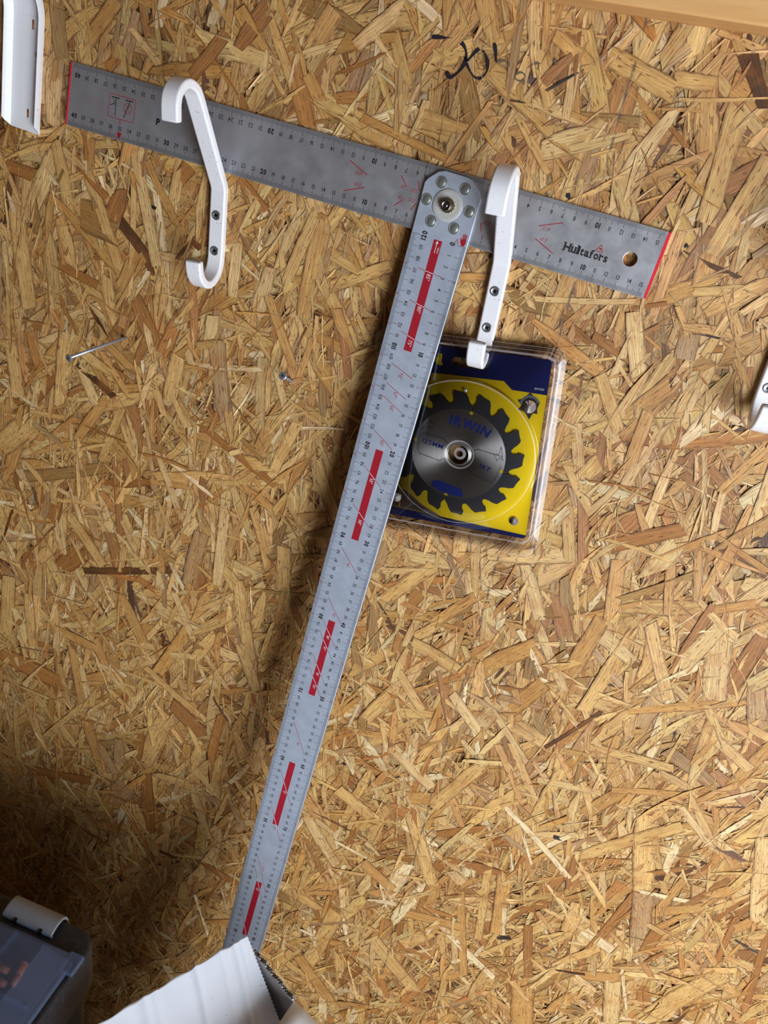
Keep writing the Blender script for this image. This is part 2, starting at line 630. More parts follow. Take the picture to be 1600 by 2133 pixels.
# noticeable single strands, read off the photograph: x1 y1 x2 y2 width(px) tone
HAND = '''54 992 230 972 22 V;176 1188 358 1188 14 D;472 1022 452 1220 22 P;392 860 576 1012 14 B;328 944 378 1078 15 P;256 844 212 960 18 L
222 830 160 916 20 M;0 932 78 866 42 L;240 952 250 1112 14 B;130 1180 172 1146 36 B;496 1212 524 1400 28 L;592 1140 590 1300 32 L
420 1112 394 1218 32 G;120 1040 216 1176 24 L;364 1236 400 1328 15 P;512 1226 640 1240 9 V;452 720 472 876 34 G;60 1601 214 1631 17 B
0 1358 131 1425 36 O;461 1492 431 1624 18 O;360 1466 439 1545 34 B;349 1492 300 1586 34 L;304 1391 446 1515 16 L;225 1676 262 1639 40 G
64 1440 158 1552 18 L;150 1350 172 1474 17 M;176 1485 214 1609 22 M;229 1432 94 1534 12 L;394 1624 435 1747 18 P;37 1702 90 1777 13 P
34 1462 41 1582 11 L;420 1350 476 1436 12 P;305 1610 311 1732 24 B;1180 1050 1188 1175 28 L;1213 1020 1214 1180 24 B;1094 1175 1127 1295 30 P
1120 1300 1176 1437 22 P;1155 1230 1180 1330 38 B;1290 1165 1272 1290 34 M;1255 1290 1175 1425 38 M;1330 1310 1215 1480 36 L;1487 1262 1408 1392 24 B
1308 1480 1570 1460 22 M;1500 1305 1420 1390 40 P;1500 1330 1490 1450 56 P;1590 1330 1515 1445 40 B;1355 1300 1395 1465 30 L;1000 1395 1115 1345 40 M
1135 1557 1270 1471 9 D;1080 1310 1150 1455 14 W;1262 1141 1430 1100 36 B;1465 1100 1600 1190 16 M;1405 1108 1390 1280 22 M;1455 1134 1453 1250 20 M
1575 1420 1580 1520 44 G;1011 1452 1098 1588 16 P;1322 1332 1461 1377 9 P;1050 1490 1130 1425 36 M;1044 1672 1184 1826 15 W;1119 1624 1250 1651 18 P
1276 1646 1434 1657 18 M;1202 1786 1425 1721 32 L;1350 1700 1340 1860 50 L;1340 1860 1330 2000 44 G;1329 1856 1215 1992 20 B;1206 1878 1180 1944 34 L
1276 2022 1272 2133 36 P;1092 2036 1088 2133 46 M;900 1909 1027 2035 18 W;1127 2016 1219 2029 6 K;1154 1742 1184 1751 11 K;1036 1952 1064 1952 11 K
1530 1957 1582 1987 6 K;1329 2131 1504 2031 50 L;1596 1747 1578 1922 40 P;1420 1681 1504 1795 18 P;1438 1660 1490 1764 20 L;909 1738 1014 1725 18 B
961 1856 966 2031 18 M;1101 1926 1101 2040 18 B;1018 1795 996 1957 18 L;1053 1812 1036 1944 30 M;1066 1550 1119 1681 18 L;1036 1550 1088 1672 16 M
900 1681 1000 1598 30 L;1534 1913 1490 2010 14 B;1600 1944 1556 2088 16 B;1270 118 1400 190 44 L;1405 165 1485 175 34 L;1545 200 1470 470 48 L
1210 245 1330 255 24 V;1415 208 1600 206 9 L;1345 140 1420 85 13 P;1465 155 1525 95 17 L;1600 330 1480 530 38 L;1420 525 1545 580 11 D
1106 622 1325 628 14 P;1303 646 1390 632 9 B;1330 320 1294 450 10 P;1138 190 1226 137 6 K;1320 650 1332 800 38 P;282 310 328 555 25 P
185 365 268 620 24 L;165 440 250 480 56 V;190 290 186 360 22 M;30 410 62 640 36 L;375 330 352 450 18 L;118 0 130 120 32 V;245 0 165 110 30 M
470 70 400 160 26 B;78 520 205 595 18 B;280 340 272 610 12 L;500 475 485 620 24 P;0 340 70 365 22 B;755 245 965 350 18 M;665 435 600 580 26 L
655 610 812 555 26 L;715 430 670 490 28 L;138 692 124 850 28 L;445 660 437 760 28 P;455 712 462 860 34 G;366 678 338 737 28 O;373 740 352 842 32 L
170 772 202 842 22 P;219 712 282 775 18 M;1400 925 1600 905 34 O;1442 835 1570 935 9 L;1522 655 1465 745 22 L;1478 820 1470 900 18 P;1440 690 1425 745 46 G
310 428 326 434 6 K;1455 695 1500 705 5 K;1062 210 1096 217 5 K;930 100 1000 20 30 M;700 20 640 120 40 M;560 130 500 20 34 M;820 60 850 180 30 L
690 260 640 150 26 M;1060 830 1180 810 24 L;1250 780 1290 900 30 L;1350 860 1300 1000 30 M;1200 880 1210 1010 26 P;1240 700 1330 760 22 B;1180 960 1230 1060 26 L
560 620 610 760 20 M;700 640 740 760 26 M;620 880 560 1000 24 L;660 960 700 1080 26 L;300 480 250 600 24 M;20 700 40 830 28 L;60 860 20 980 26 M
800 1250 900 1180 30 L;860 1340 960 1400 34 L;760 1500 840 1420 30 L;900 1300 1010 1230 24 M;820 1560 900 1640 30 P;700 1640 800 1720 30 L
640 1700 700 1800 26 P;760 1800 850 1880 26 M;860 1700 900 1840 30 L;700 1900 640 2010 30 L;780 1960 860 2060 34 L;840 1900 960 1930 24 M
620 1990 700 2100 26 M;940 1440 1010 1540 26 P;880 1480 820 1380 22 L;1450 1500 1560 1600 30 L;1520 1640 1600 1560 30 M;1250 1560 1400 1600 26 L
20 1200 10 1330 26 L;60 1240 70 1350 22 L;90 1300 200 1350 20 M;250 1240 300 1340 24 M;400 1300 330 1400 24 M;540 1450 500 1340 24 L'''
hand = []
for tok in HAND.replace('\n', ';').split(';'):
    p = tok.split()
    if len(p) == 6:
        a, b = at(float(p[0]), float(p[1]), Y=0), at(float(p[2]), float(p[3]), Y=0)
        mid = ((float(p[0]) + float(p[2])) / 2, (float(p[1]) + float(p[3])) / 2)
        q = at(mid[0] + 10, mid[1], Y=0) - at(mid[0], mid[1], Y=0)
        k = np.linalg.norm(q) / 10
        hand.append((a, b, float(p[4]) * k, p[5]))
nh = len(hand)
hx = np.array([(a[0] + b[0]) / 2 for a, b, w, t in hand])
hz = np.array([(a[2] + b[2]) / 2 for a, b, w, t in hand])
hL = np.array([math.hypot(a[0] - b[0], a[2] - b[2]) for a, b, w, t in hand])
ha = np.array([math.atan2(a[0] - b[0], a[2] - b[2]) for a, b, w, t in hand])
hw = np.array([w for a, b, w, t in hand])
hcol = np.array([TL[t] for a, b, w, t in hand])


def field(n, xr, zr, wide):
    cx, cz = rng.uniform(*xr, n), rng.uniform(*zr, n)
    kind = rng.choice(3, n, p=[0.14, 0.38, 0.48])
    L = np.select([kind == 0, kind == 1, kind == 2], [rng.uniform(4.5, 10.5, n), rng.uniform(2.5, 9.5, n), rng.uniform(1.5, 7, n)])
    Wd = np.select([kind == 0, kind == 1, kind == 2], [rng.uniform(0.9, 2.1, n), rng.uniform(0.35, 1.0, n), rng.uniform(0.06, 0.32, n)])
    up = rng.random(n) < 0.5
    ang = np.where(up, rng.normal(R(6), R(24), n), rng.uniform(-math.pi / 2, math.pi / 2, n))
    h = rng.uniform(0.0, 0.17, n) + np.select([kind == 0, kind == 1, kind == 2], [-0.005, 0.0, -0.005])
    keys = ['P', 'L', 'M', 'B', 'O', 'D', 'G', 'V', 'W']
    tone = rng.choice(len(keys), n, p=[0.21, 0.34, 0.23, 0.07, 0.035, 0.01, 0.04, 0.03, 0.035])
    col = np.array([TL[k] for k in keys])[tone] * rng.normal(1, 0.07, n)[:, None] * (1 + rng.normal(0, 0.02, (n, 3)))
    # deeper strands get a darker tone
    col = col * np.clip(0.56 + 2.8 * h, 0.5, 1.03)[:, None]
    return cx, cz, ang, L, Wd, h, np.clip(col, 0, 1)


# visible field, dense; surroundings, coarser
parts = [field(54000, (-74, 86), (-150, 27), 0)]
A = [np.concatenate(c) for c in zip(*parts)]
B_ = field(26000, BOARD_X, BOARD_Z, 0)
inner = (B_[0] > -69) & (B_[0] < 81) & (B_[1] > -145) & (B_[1] < 22)
B_ = [c[~inner] for c in B_]
B_[3] = B_[3] * 1.3
B_[4] = B_[4] * 1.9
# largest of the near strands become single parts with the hand-placed ones
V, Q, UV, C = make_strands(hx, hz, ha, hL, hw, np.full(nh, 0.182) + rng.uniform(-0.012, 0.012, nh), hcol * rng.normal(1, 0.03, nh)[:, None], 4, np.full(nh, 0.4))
for i in range(nh):
    strands_obj('wood_strand', V[i:i + 1], Q, UV[i:i + 1], C[i:i + 1], wall)
nbig = max(0, 298 - nh)
vis = (np.abs(A[0]) < 45) & (A[1] > -75) & (A[1] < 14)
score = A[3] * A[4] * vis * np.clip((A[5] - 0.03) * 10, 0, 1)
big = np.argsort(-score)[:nbig]
sel = np.zeros(len(A[0]), bool)
sel[big] = True
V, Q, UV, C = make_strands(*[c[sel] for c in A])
for i in range(V.shape[0]):
    strands_obj('wood_strand', V[i:i + 1], Q, UV[i:i + 1], C[i:i + 1], wall)
rest = [np.concatenate([a[~sel], b]) for a, b in zip(A, B_)]
thin = rest[4] < 0.34
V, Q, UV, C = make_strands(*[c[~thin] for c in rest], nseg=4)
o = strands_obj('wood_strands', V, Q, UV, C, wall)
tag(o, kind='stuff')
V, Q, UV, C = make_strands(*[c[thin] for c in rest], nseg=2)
o = strands_obj('wood_splinters', V, Q, UV, C, wall)
tag(o, kind='stuff')

# ------------------------------------------------------------------ marker strokes and holes on the board
M_MARK = mat('marker_ink', lin((34, 32, 40)), 0.45)
M_MARK2 = mat('faded_marker_ink', lin((104, 90, 74)), 0.6)


def wallpts(l): return [(at(x, y, Y=-0.09)[0], at(x, y, Y=-0.09)[2]) for x, y in l]


def stroke(P, pts, w, dry=0.0):
    """brush-like ribbon through the points"""
    q = wallpts(pts)
    out = []
    n = len(q)
    for i in range(n - 1):
        p0, p1, p2, p3 = [Vector(q[min(max(k, 0), n - 1)]) for k in (i - 1, i, i + 1, i + 2)]
        for k in range(8):
            t = k / 8
            out.append(0.5 * ((2 * p1) + (p2 - p0) * t + (2 * p0 - 5 * p1 + 4 * p2 - p3) * t * t + (3 * p1 - p0 - 3 * p2 + p3) * t ** 3))
    out.append(Vector(q[-1]))
    m_ = len(out)
    ww = [w * (0.82 + 0.25 * math.sin(i * 0.35) + random.uniform(-0.05, 0.05)) for i in range(m_)]
    E = []
    for i in range(m_):
        t = out[min(i + 1, m_ - 1)] - out[max(i - 1, 0)]
        t.normalize()
        E.append((out[i] + Vector((-t.y, t.x)) * ww[i] / 2, out[i] - Vector((-t.y, t.x)) * ww[i] / 2))
    for i in range(m_ - 1):
        if random.random() >= dry: P.poly([E[i][0], E[i][1], E[i + 1][1], E[i + 1][0]])


random.seed(4)
Z2 = lambda l: [(880 + x / 2.222, y / 2.222) for x, y in l]
mk = Print()
stroke(mk, Z2([(45, 172), (80, 172), (140, 182), (185, 202), (203, 245), (196, 290), (165, 335), (128, 358), (114, 330)]), 0.30)
stroke(mk, Z2([(264, 224), (236, 250), (208, 284)]), 0.26)
stroke(mk, Z2([(196, 262), (212, 312), (240, 355), (268, 362), (296, 335), (304, 295), (292, 250), (280, 236)]), 0.22, 0.12)
stroke(mk, Z2([(334, 200), (340, 240), (342, 286)]), 0.26)
mk2 = Print()
stroke(mk2, Z2([(345, 290), (372, 282), (400, 292), (392, 312)]), 0.2, 0.2)
stroke(mk2, Z2([(430, 345), (455, 335), (476, 350), (462, 376), (432, 366), (430, 345)]), 0.16, 0.3)
stroke(mk2, Z2([(505, 300), (540, 292), (532, 325)]), 0.16, 0.3)
stroke(mk2, Z2([(610, 275), (622, 300)]), 0.2, 0.2)
root = empty('marker_scribble', M=wall_frame(0, 0, 0))
tag(root, 'handwritten black marker scribble on the board above the joint', 'scribble')
mk.build('ink_stroke', M_MARK, root, 0.09)
mk2.build('faded_stroke', M_MARK2, root, 0.085)

mk3 = Print()
stroke(mk3, [(200, 1612), (240, 1632), (300, 1668), (350, 1688), (432, 1720)], 0.13, 0.25)
pl = mk3.build('pencil_line', M_MARK2, None, 0.09)
pl.data.transform(wall_frame(0, 0, 0))
del pl['kind']
tag(pl, 'faint grey pencil line slanting across the board left of the long rule', 'pencil line')
for x, y, r_ in ((1184, 408, 0.26), (1209, 1036, 0.13), (1325, 667, 0.12), (1430, 512, 0.2), (718, 1592, 0.25)):
    q = at(x, y, Y=-0.07)
    kn_ = mesh_obj('knot', [(q[0] + r_ * random.uniform(0.6, 1.1) * math.cos(R(a)), -0.075, q[2] + r_ * random.uniform(0.6, 1.1) * math.sin(R(a))) for a in range(0, 360, 36)] + [(q[0], -0.09, q[2])],
                   [(i, (i + 1) % 10, 10) for i in range(10)], M_MARK, wall)

# ------------------------------------------------------------------ timber rail at the top right
bm_ = box(-9.9, -2.25, -4.75, 26, 2.25, 4.75)
be = mesh_obj('wooden_beam', [(x * 1.9 + 3, -y * 1.0, z) for x, y, z in bm_[0]], bm_[1], M_BEAM)
bevel(be, 0.18, 3)
be.location = (0.12, -0.0235, 0.2318)
be.rotation_euler = (0, R(0.9), 0)
tag(be, 'pale planed pine beam fixed across the wall at the top right', 'beam')

# ------------------------------------------------------------------ T-square (head blade, long rule, joint)
TS = empty('t_square', M=frame((0.0, -1.194, 0.1), (0.99649, 0, -0.0837), (0.08326, 0.0995, 0.99155), (0.00833, -0.99504, 0.09915)))
eu = np.array([0.99649, 0, -0.08368])
TS_LABEL = 'large aluminium folding t-square with printed centimetre scales hung on the white hooks'
tag(TS, TS_LABEL, 't-square')
ZH = -0.32          # face of the head blade below the face of the rule
head = plate('head_blade', [[(-40.7, 0.25), (15.55, 0.25), (15.55, 5.62), (-40.7, 5.62)], circ(13.43, 2.86, 0.6, 32)], ZH - 0.22, ZH, M_ALU, TS, 0.04)
for x0, x1 in ((-40.86, -40.7), (15.55, 15.78)):
    e = mesh_obj('red_end_strip', *box(x0, 0.25, ZH - 0.22, x1, 5.62, ZH + 0.01), M_REDEDGE, head)
    e['label'] = 'red painted end edge'
tk, ink, red = Print(), Print(), Print()


def num(P, n, x, y, rot, big, h0=0.36, h1=0.43):
    P.text(str(n), x, y, h1 if big else h0, rot, 0.045 if big else 0.008, gap=0.1, sx=0.86)


for side, rot, edge, sg in (('b', 0, 0.25, 1), ('t', math.pi, 5.62, -1)):
    for k in range(-405, 154):
        x = k / 10
        if abs(k) < 1: continue
        L = 0.60 if k % 10 == 0 else 0.48 if k % 5 == 0 else 0.36
        tk.line((x, edge + sg * 0.02), (x, edge + sg * L), 0.032 if k % 10 == 0 else 0.028)
        if k % 10 == 0: ink.line((x, edge + sg * 0.30), (x, edge + sg * 0.66), 0.03)
        if k % 10 == 0 and (k <= -60 or k >= 10) and abs(k) // 10 not in (2, 3):
            n = abs(k) // 10
            num(ink, n, x, edge + sg * 0.98, rot, n % 10 == 0, 0.36, 0.40)
ink.text('0', 0.35, 4.6, 0.36, math.pi)
# pictogram, warning triangle, brand print
ink.line((-36.22, 3.72), (-35.35, 3.76), 0.09)
ink.line((-35.73, 3.7), (-35.65, 2.2), 0.07)
ink.line((-36.05, 3.65), (-35.68, 3.1), 0.04)
ink.line((-36.28, 3.0), (-35.85, 3.25), 0.06)
ink.line((-35.85, 3.5), (-35.9, 3.0), 0.04)
ink.line((-34.72, 3.76), (-33.92, 3.78), 0.09)
ink.line((-34.26, 3.7), (-34.74, 2.25), 0.07)
red.path(rrect(-36.42, 2.03, -33.67, 3.98, 0.15), 0.05, True)
red.path(circ(-34.42, 3.1, 0.44, 20), 0.045, True)
red.line((-34.72, 3.42), (-34.12, 2.78), 0.04)
red.line((-34.12, 3.42), (-34.72, 2.78), 0.04)
red.line((-35.08, 2.03), (-35.06, 1.5), 0.06)
red.line((-35.02, 1.02), (-35.0, 0.85), 0.05)
red.poly([(-35.27, 0.88), (-34.73, 0.88), (-35.0, 0.26)])
ink.text('P', -31.15, 2.75, 0.52, 0, 0.05)
for s in ((-12.17, 4.15, -10.34, 3.39), (-12.17, 1.62, -10.33, 2.37), (-7.34, 4.13, -6.61, 3.37), (-7.31, 1.63, -6.61, 2.34), (-5.74, 4.12, -5.43, 3.39),
          (-5.77, 1.66, -5.44, 2.32), (5.36, 3.35, 7.22, 4.11), (5.4, 2.32, 7.21, 1.58), (0.53, 2.29, 0.78, 1.62)):
    red.line((s[0], s[1]), (s[2], s[3]), 0.07)
for t, x, y, r in (('67.5°', -11.15, 3.38, math.pi), ('67.5°', -10.97, 2.46, 0), ('45°', -6.99, 3.32, math.pi), ('45°', -6.91, 2.42, 0), ('22.5°', -5.93, 3.25, math.pi),
                   ('22.5°', -5.86, 2.48, 0), ('67.5°', 6.0, 3.28, math.pi), ('67.5°', 6.15, 2.42, 0), ('22.5°', 1.05, 2.4, 0)):
    red.text(t, x, y, 0.27, r, 0.0, gap=0.08, sx=0.85)
ink.line((-5.35, 5.55), (-5.3, 4.4), 0.04)
ink.line((-5.3, 4.4), (-5.1, 4.75), 0.05)
ink.line((-5.4, 4.7), (-5.05, 4.5), 0.05)
ink.line((0.22, 5.4), (0.3, 4.2), 0.03)
# heavy slab lettering
cx0, h = 7.9, 0.62
X = cx0
for ch, wd in zip('Hultafors', (0.62, 0.46, 0.27, 0.33, 0.42, 0.33, 0.42, 0.38, 0.34)):
    v, f, w = glyph(ch, 0.035)
    k = h / 0.69
    sx = (wd - 0.02) / (w * k)
    b = len(ink.v)
    ink.v += [(X + a * k * sx, 2.1 + q * k) for a, q in v]
    ink.f += [tuple(i + b for i in q) for q in f]
    bars = {'H': ((0.0, 0), (0.0, h), (0.62, 0), (0.62, h)), 'u': ((0.03, 0.46), (0.34, 0.46), (0.42, 0)), 'l': ((0.13, 0), (0.03, h + 0.05)), 'a': ((0.38, 0),),
            'f': ((0.13, 0),), 'r': ((0.1, 0), (0.02, 0.46))}.get(ch, ())
    for bx, by in bars:
        yy = 2.1 + by
        ink.poly([(X + bx - 0.09, yy - 0.03), (X + bx + 0.10, yy - 0.03), (X + bx + 0.10, yy + 0.03), (X + bx - 0.09, yy + 0.03)])
    X += wd + 0.03
red.path([(10.48, 2.78), (11.12, 2.72), (10.85, 3.32)], 0.05, True)
red.path([(10.7, 2.95), (10.95, 2.98), (10.75, 3.05), (10.95, 2.85)], 0.06)
tk.build('scale_ticks', M_TICK, head, ZH + 0.003)
ink.build('black_print', M_INK, head, ZH + 0.006)
red.build('red_print', M_RED, head, ZH + 0.006)

# long rule
ro = [(-5.05, -125), (0, -125), (0, 4.0), (-0.43, 4.65), (-1.2, 5.28), (-1.64, 5.38), (-3.61, 5.4), (-4.12, 5.21), (-4.83, 4.53), (-5.05, 4.15)]
rule = plate('rule_blade', [ro, circ(-2.65, 2.87, 0.45, 20)], -0.3, 0.0, M_ALU2, TS, 0.05)
lip = mesh_obj('side_rail', *box(-0.1, -124.9, -0.46, 0.05, 3.2, -0.28), M_STEEL2, rule)
lip['label'] = 'darker metal edge rail under the long rule'
tk, ink, red, wht = Print(), Print(), Print(), Print()
for k in range(0, 1201):
    y = -k / 10
    c, h5 = k % 10 == 0, k % 5 == 0
    for ex, sg in ((0.0, -1), (-5.05, 1)):
        L = 0.50 if h5 and not c else 0.36
        if c: L = 0.84
        tk.line((ex + sg * 0.02, y), (ex + sg * L, y), 0.032 if c else 0.028)
    if c:
        n = k // 10
        num(ink, n, -1.27, y, -math.pi / 2, n % 10 == 0, 0.34, 0.42)
        if n < 120 or True: num(ink, 120 - n, -3.92, y, math.pi / 2, n % 10 == 0, 0.34, 0.42)
ANG = [(85, 2.83, 3.27), (80, 5.78, 6.2), (75, 8.79, 9.31), (70, 11.96, 12.45), (67, 13.95, 14.37), (65, 15.3, 15.72), (60, 18.9, 19.34), (55, 22.87, 23.36), (50, 27.29, 28.01),
       (45, 32.5, 33.05), (40, 38.8, 39.31), (38, 41.6, 42.19), (37, 43.15, 43.66), (35, 46.5, 47.15), (34, 48.27, 48.88), (30, 56.44, 57.21), (27, 64.0, 64.73), (25, 69.8, 70.64),
       (22.5, 78.6, 77.75), (22, 80.6, 81.42), (20, 89.4, 90.4), (18, 98, 99)]
STR = [(i, i + 10) for i in range(0, 120, 20)]
for a, b in STR: mesh_obj('red_stripe', [(-2.97, -b - 0.05, 0.004), (-2.2, -b - 0.05, 0.004), (-2.2, -a - 0.05, 0.004), (-2.97, -a - 0.05, 0.004)], [(0, 1, 2, 3)], M_RED, rule)
for a, c, tv in ANG:
    s = 1 / math.tan(R(a))
    onst = any(p <= c <= q + 0.2 for p, q in STR)
    f = lambda u: -(c + (u + 2.57) * s)
    if onst:
        red.line((-3.68, f(-3.68)), (-2.97, f(-2.97)), 0.045)
        red.line((-2.2, f(-2.2)), (-1.45, f(-1.45)), 0.045)
        wht.line((-2.97, f(-2.97)), (-2.2, f(-2.2)), 0.05)
    else: red.line((-3.68, f(-3.68)), (-1.45, f(-1.45)), 0.05)
    red.line((-5.03, f(-5.03)), (-4.75, f(-4.75)), 0.05)
    red.line((-0.3, f(-0.3)), (-0.02, f(-0.02)), 0.05)
    ins = any(p <= tv <= q for p, q in STR)
    (wht if ins else red).text(('%g' % a) + '°', -2.56, -tv, 0.36 if c < 30 else 0.3, -math.pi / 2, 0.0, gap=0.1, sx=0.85)
# arrow and tiny +65mm on the first red stripe
wht.line((-2.62, -1.15), (-2.62, -0.3), 0.05)
wht.poly([(-2.75, -0.36), (-2.49, -0.36), (-2.62, -0.1)])
wht.text('+65mm', -2.36, -0.85, 0.17, -math.pi / 2, 0.0, gap=0.06, sx=0.8)
# hand and warning triangle by the zero
red.shape([[(-0.62, 0.25), (-0.5, 0.05), (-0.28, 0.05), (-0.17, 0.3), (-0.2, 0.62), (-0.34, 0.68), (-0.6, 0.55), (-0.7, 0.7), (-0.76, 0.66)]])
for i in range(4): red.line((-0.24 - i * 0.1, 0.6), (-0.24 - i * 0.11, 1.0 + (0.06 if i in (1, 2) else 0)), 0.075)
red.path([(-1.12, 0.16), (-0.78, 0.16), (-0.95, 0.52)], 0.035, True)
red.line((-0.95, 0.25), (-0.95, 0.4), 0.03)
tk.build('scale_ticks', M_TICK, rule, 0.003)
ink.build('black_print', M_INK, rule, 0.006)
red.build('red_print', M_RED, rule, 0.006)
wht.build('white_print', M_WHITEINK, rule, 0.009)
# joint hardware
ws = mesh_obj('nylon_washer', *shift(lathe([(1.32, 0.0), (1.32, 0.05), (1.27, 0.09), (0.95, 0.05), (0.62, 0.02)], 48), -2.62, 2.87, 0), M_NYLON, TS, True)
ws['label'] = 'milky plastic disc under the pivot bolt'
kn = []
for i in range(28):
    a = 2 * math.pi * i / 28
    r = 0.62 if i % 2 else 0.56
    kn.append((r * math.cos(a), r * math.sin(a)))
kv = [(x, y, z) for z in (0.03, 0.3) for x, y in kn]
kf = [(i, (i + 1) % 28, 28 + (i + 1) % 28, 28 + i) for i in range(28)] + [tuple(range(28, 56))]
mesh_obj('knurled_bushing', *shift((kv, kf), -2.55, 2.86, 0), M_BRASS, TS)
bo = mesh_obj('pivot_bolt', *shift(lathe([(0.47, 0.0), (0.47, 0.62), (0.42, 0.72), (0.32, 0.74), (0.30, 0.68), (0.14, 0.68), (0.1, 0.73), (0.02, 0.73)], 28), -2.62, 2.85, 0), M_STEEL2, TS, True)
for x, y in ((-3.64, 4.51), (-1.5, 4.5), (-0.63, 2.88), (-1.51, 1.25), (-3.65, 1.29), (-4.52, 2.88)):
    mesh_obj('rivet', *shift(lathe([(0.49, 0.0), (0.49, 0.04), (0.45, 0.055), (0.42, 0.03), (0.38, 0.03), (0.3, 0.08), (0.15, 0.11), (0.03, 0.12)], 28), x, y, 0), M_STEEL, TS, True)

# ------------------------------------------------------------------ white coated hooks
JP = [(4.62, -5.35), (4.40, -6.35), (4.02, -7.0), (3.45, -7.48), (2.85, -7.70), (2.2, -7.68), (1.55, -7.42), (1.0, -7.0), (0.62, -6.4), (0.42, -5.6), (0.39, -4.6),
      (0.39, -2.8), (0.39, 0.7), (0.62, 1.18)]
ARM = [(5.05, 7.5), (5.5, 8.12), (6.0, 8.62), (6.6, 8.92), (7.3, 9.05), (7.95, 8.93), (8.5, 8.6), (8.92, 8.1), (9.08, 7.5), (9.06, 6.8), (9.0, 6.12)]
M_RECESS = mat('screw_recess', (0.01, 0.01, 0.012), 0.5, metal=0.6)
M_SCREW = mat('zinc_screw', lin((150, 154, 158)), 0.34, metal=0.75)


def screw_on(parent, x, y, z, r=0.44):
    s = mesh_obj('screw', *shift(lathe([(r, -0.02), (r, 0.03), (r * 0.94, 0.07), (r * 0.72, 0.085), (r * 0.66, 0.05), (r * 0.3, 0.045), (0.02, 0.045)], 28), x, y, z), M_SCREW, parent, True)
    P = Print()
    for a in (20, 65, 110, 155):
        w = 0.10 if a in (20, 110) else 0.04
        l = r * (0.46 if a in (20, 110) else 0.36)
        ca, sa = math.cos(R(a)), math.sin(R(a))
        P.line((x - l * ca, y - l * sa), (x + l * ca, y + l * sa), w)
    P.build('cross_recess', M_RECESS, s, z + 0.048)
    return s


def smooth_path(P):
    out = []
    n = len(P)
    for i in range(n - 1):
        p0, p1, p2, p3 = [Vector(P[min(max(k, 0), n - 1)]) for k in (i - 1, i, i + 1, i + 2)]
        for k in range(3):
            t = k / 3
            q = 0.5 * ((2 * p1) + (p2 - p0) * t + (2 * p0 - 5 * p1 + 4 * p2 - p3) * t * t + (3 * p1 - p0 - 3 * p2 + p3) * t ** 3)
            out.append((q.x, q.y))
    return out + [tuple(P[-1])]


def make_hook(dx, dz, tilt, label, chips):
    root = empty('wall_hook', M=wall_frame(-24.3 + dx, dz))
    tag(root, label, 'hook', 'white coated hooks on the wall')
    a = R(tilt)
    b = Vector((0.62, 1.18))
    arm = []
    for p in ARM:
        q = Vector(p) - b
        arm.append((b.x + q.x * math.cos(a) + q.y * math.sin(a), b.y + q.y * math.cos(a) - q.x * math.sin(a)))
    v, f = strip(smooth_path(JP[:11]) + JP[11:13] + [JP[13]] + smooth_path(arm), 0.76, 1.56)
    h = mesh_obj('hook_strip', v, f, M_WHITE, root, True)
    h.data.set_sharp_from_angle(angle=R(22))
    bevel(h, 0.17, 3, 60)
    screw_on(root, -0.02, -1.62, 0.775)
    screw_on(root, -0.02, -4.88, 0.775)
    P = Print()
    P.path([(-0.62, -5.1), (-0.1, -5.12), (0.25, -5.15), (0.66, -5.16)], 0.07)
    tip = mesh_obj('chipped_tip', [(x, y2, z) for (x, _), (y2, z) in zip([(-0.72, 0), (-0.2, 0), (0.3, 0), (0.72, 0), (0.72, 0), (0.3, 0), (-0.2, 0), (-0.72, 0)],
                   [(-5.32, 4.82), (-5.25, 4.86), (-5.26, 4.86), (-5.36, 4.82), (-5.31, 4.72), (-5.215, 4.74), (-5.21, 4.74), (-5.28, 4.72)])], [(0, 1, 6, 7), (1, 2, 5, 6), (2, 3, 4, 5)], M_CHIP, root)
    tip['label'] = 'worn dark edge at the lower tip'
    return root


H1 = make_hook(0, 0, 0, 'white coated steel hook over the left half of the metal blade', 1)
H2 = make_hook(27.5, -1.39, 5.0, 'white coated hook beside the pivot joint with the blister pack hanging from it', 1)
H3 = make_hook(51.7, -1.11, 3.0, 'white coated hook cut off by the right edge of the photo', 0)

# ------------------------------------------------------------------ white bent bracket, top left
BR = empty('shelf_bracket', M=wall_frame(-45.98, 2.42, 0.0, R(-7)))
tag(BR, 'white painted metal channel bracket with oval slots at the top left', 'bracket')
BW = 1.66                      # half width of the web
path = [(0.12, 0.0), (0.12, 9.9), (0.2, 10.5), (0.42, 11.2), (0.85, 12.0), (1.6, 13.0), (2.9, 14.0), (5.0, 15.2), (7.0, 16.0)]


def sweep_sheet(name, cols, material, parent, thick=0.12):
    """cols: functions t-index -> (x, out offset, dz)"""
    v, f = [], []
    n = len(path)
    for i, (o_, u_) in enumerate(path):
        t = Vector(path[min(i + 1, n - 1)]) - Vector(path[max(i - 1, 0)])
        t.normalize()
        nn = Vector((t.y, -t.x))
        for x, d, dz in cols(i):
            v.append((x, u_ + nn.y * d + dz, o_ + nn.x * d))
    k = len(cols(0))
    for i in range(n - 1):
        for j in range(k - 1): f.append((i * k + j, i * k + j + 1, (i + 1) * k + j + 1, (i + 1) * k + j))
    o = mesh_obj(name, v, f, material, parent, False)
    sd = o.modifiers.new('s', 'SOLIDIFY')
    sd.thickness = thick * CM
    sd.offset = 0
    bevel(o, 0.04, 2)
    return o


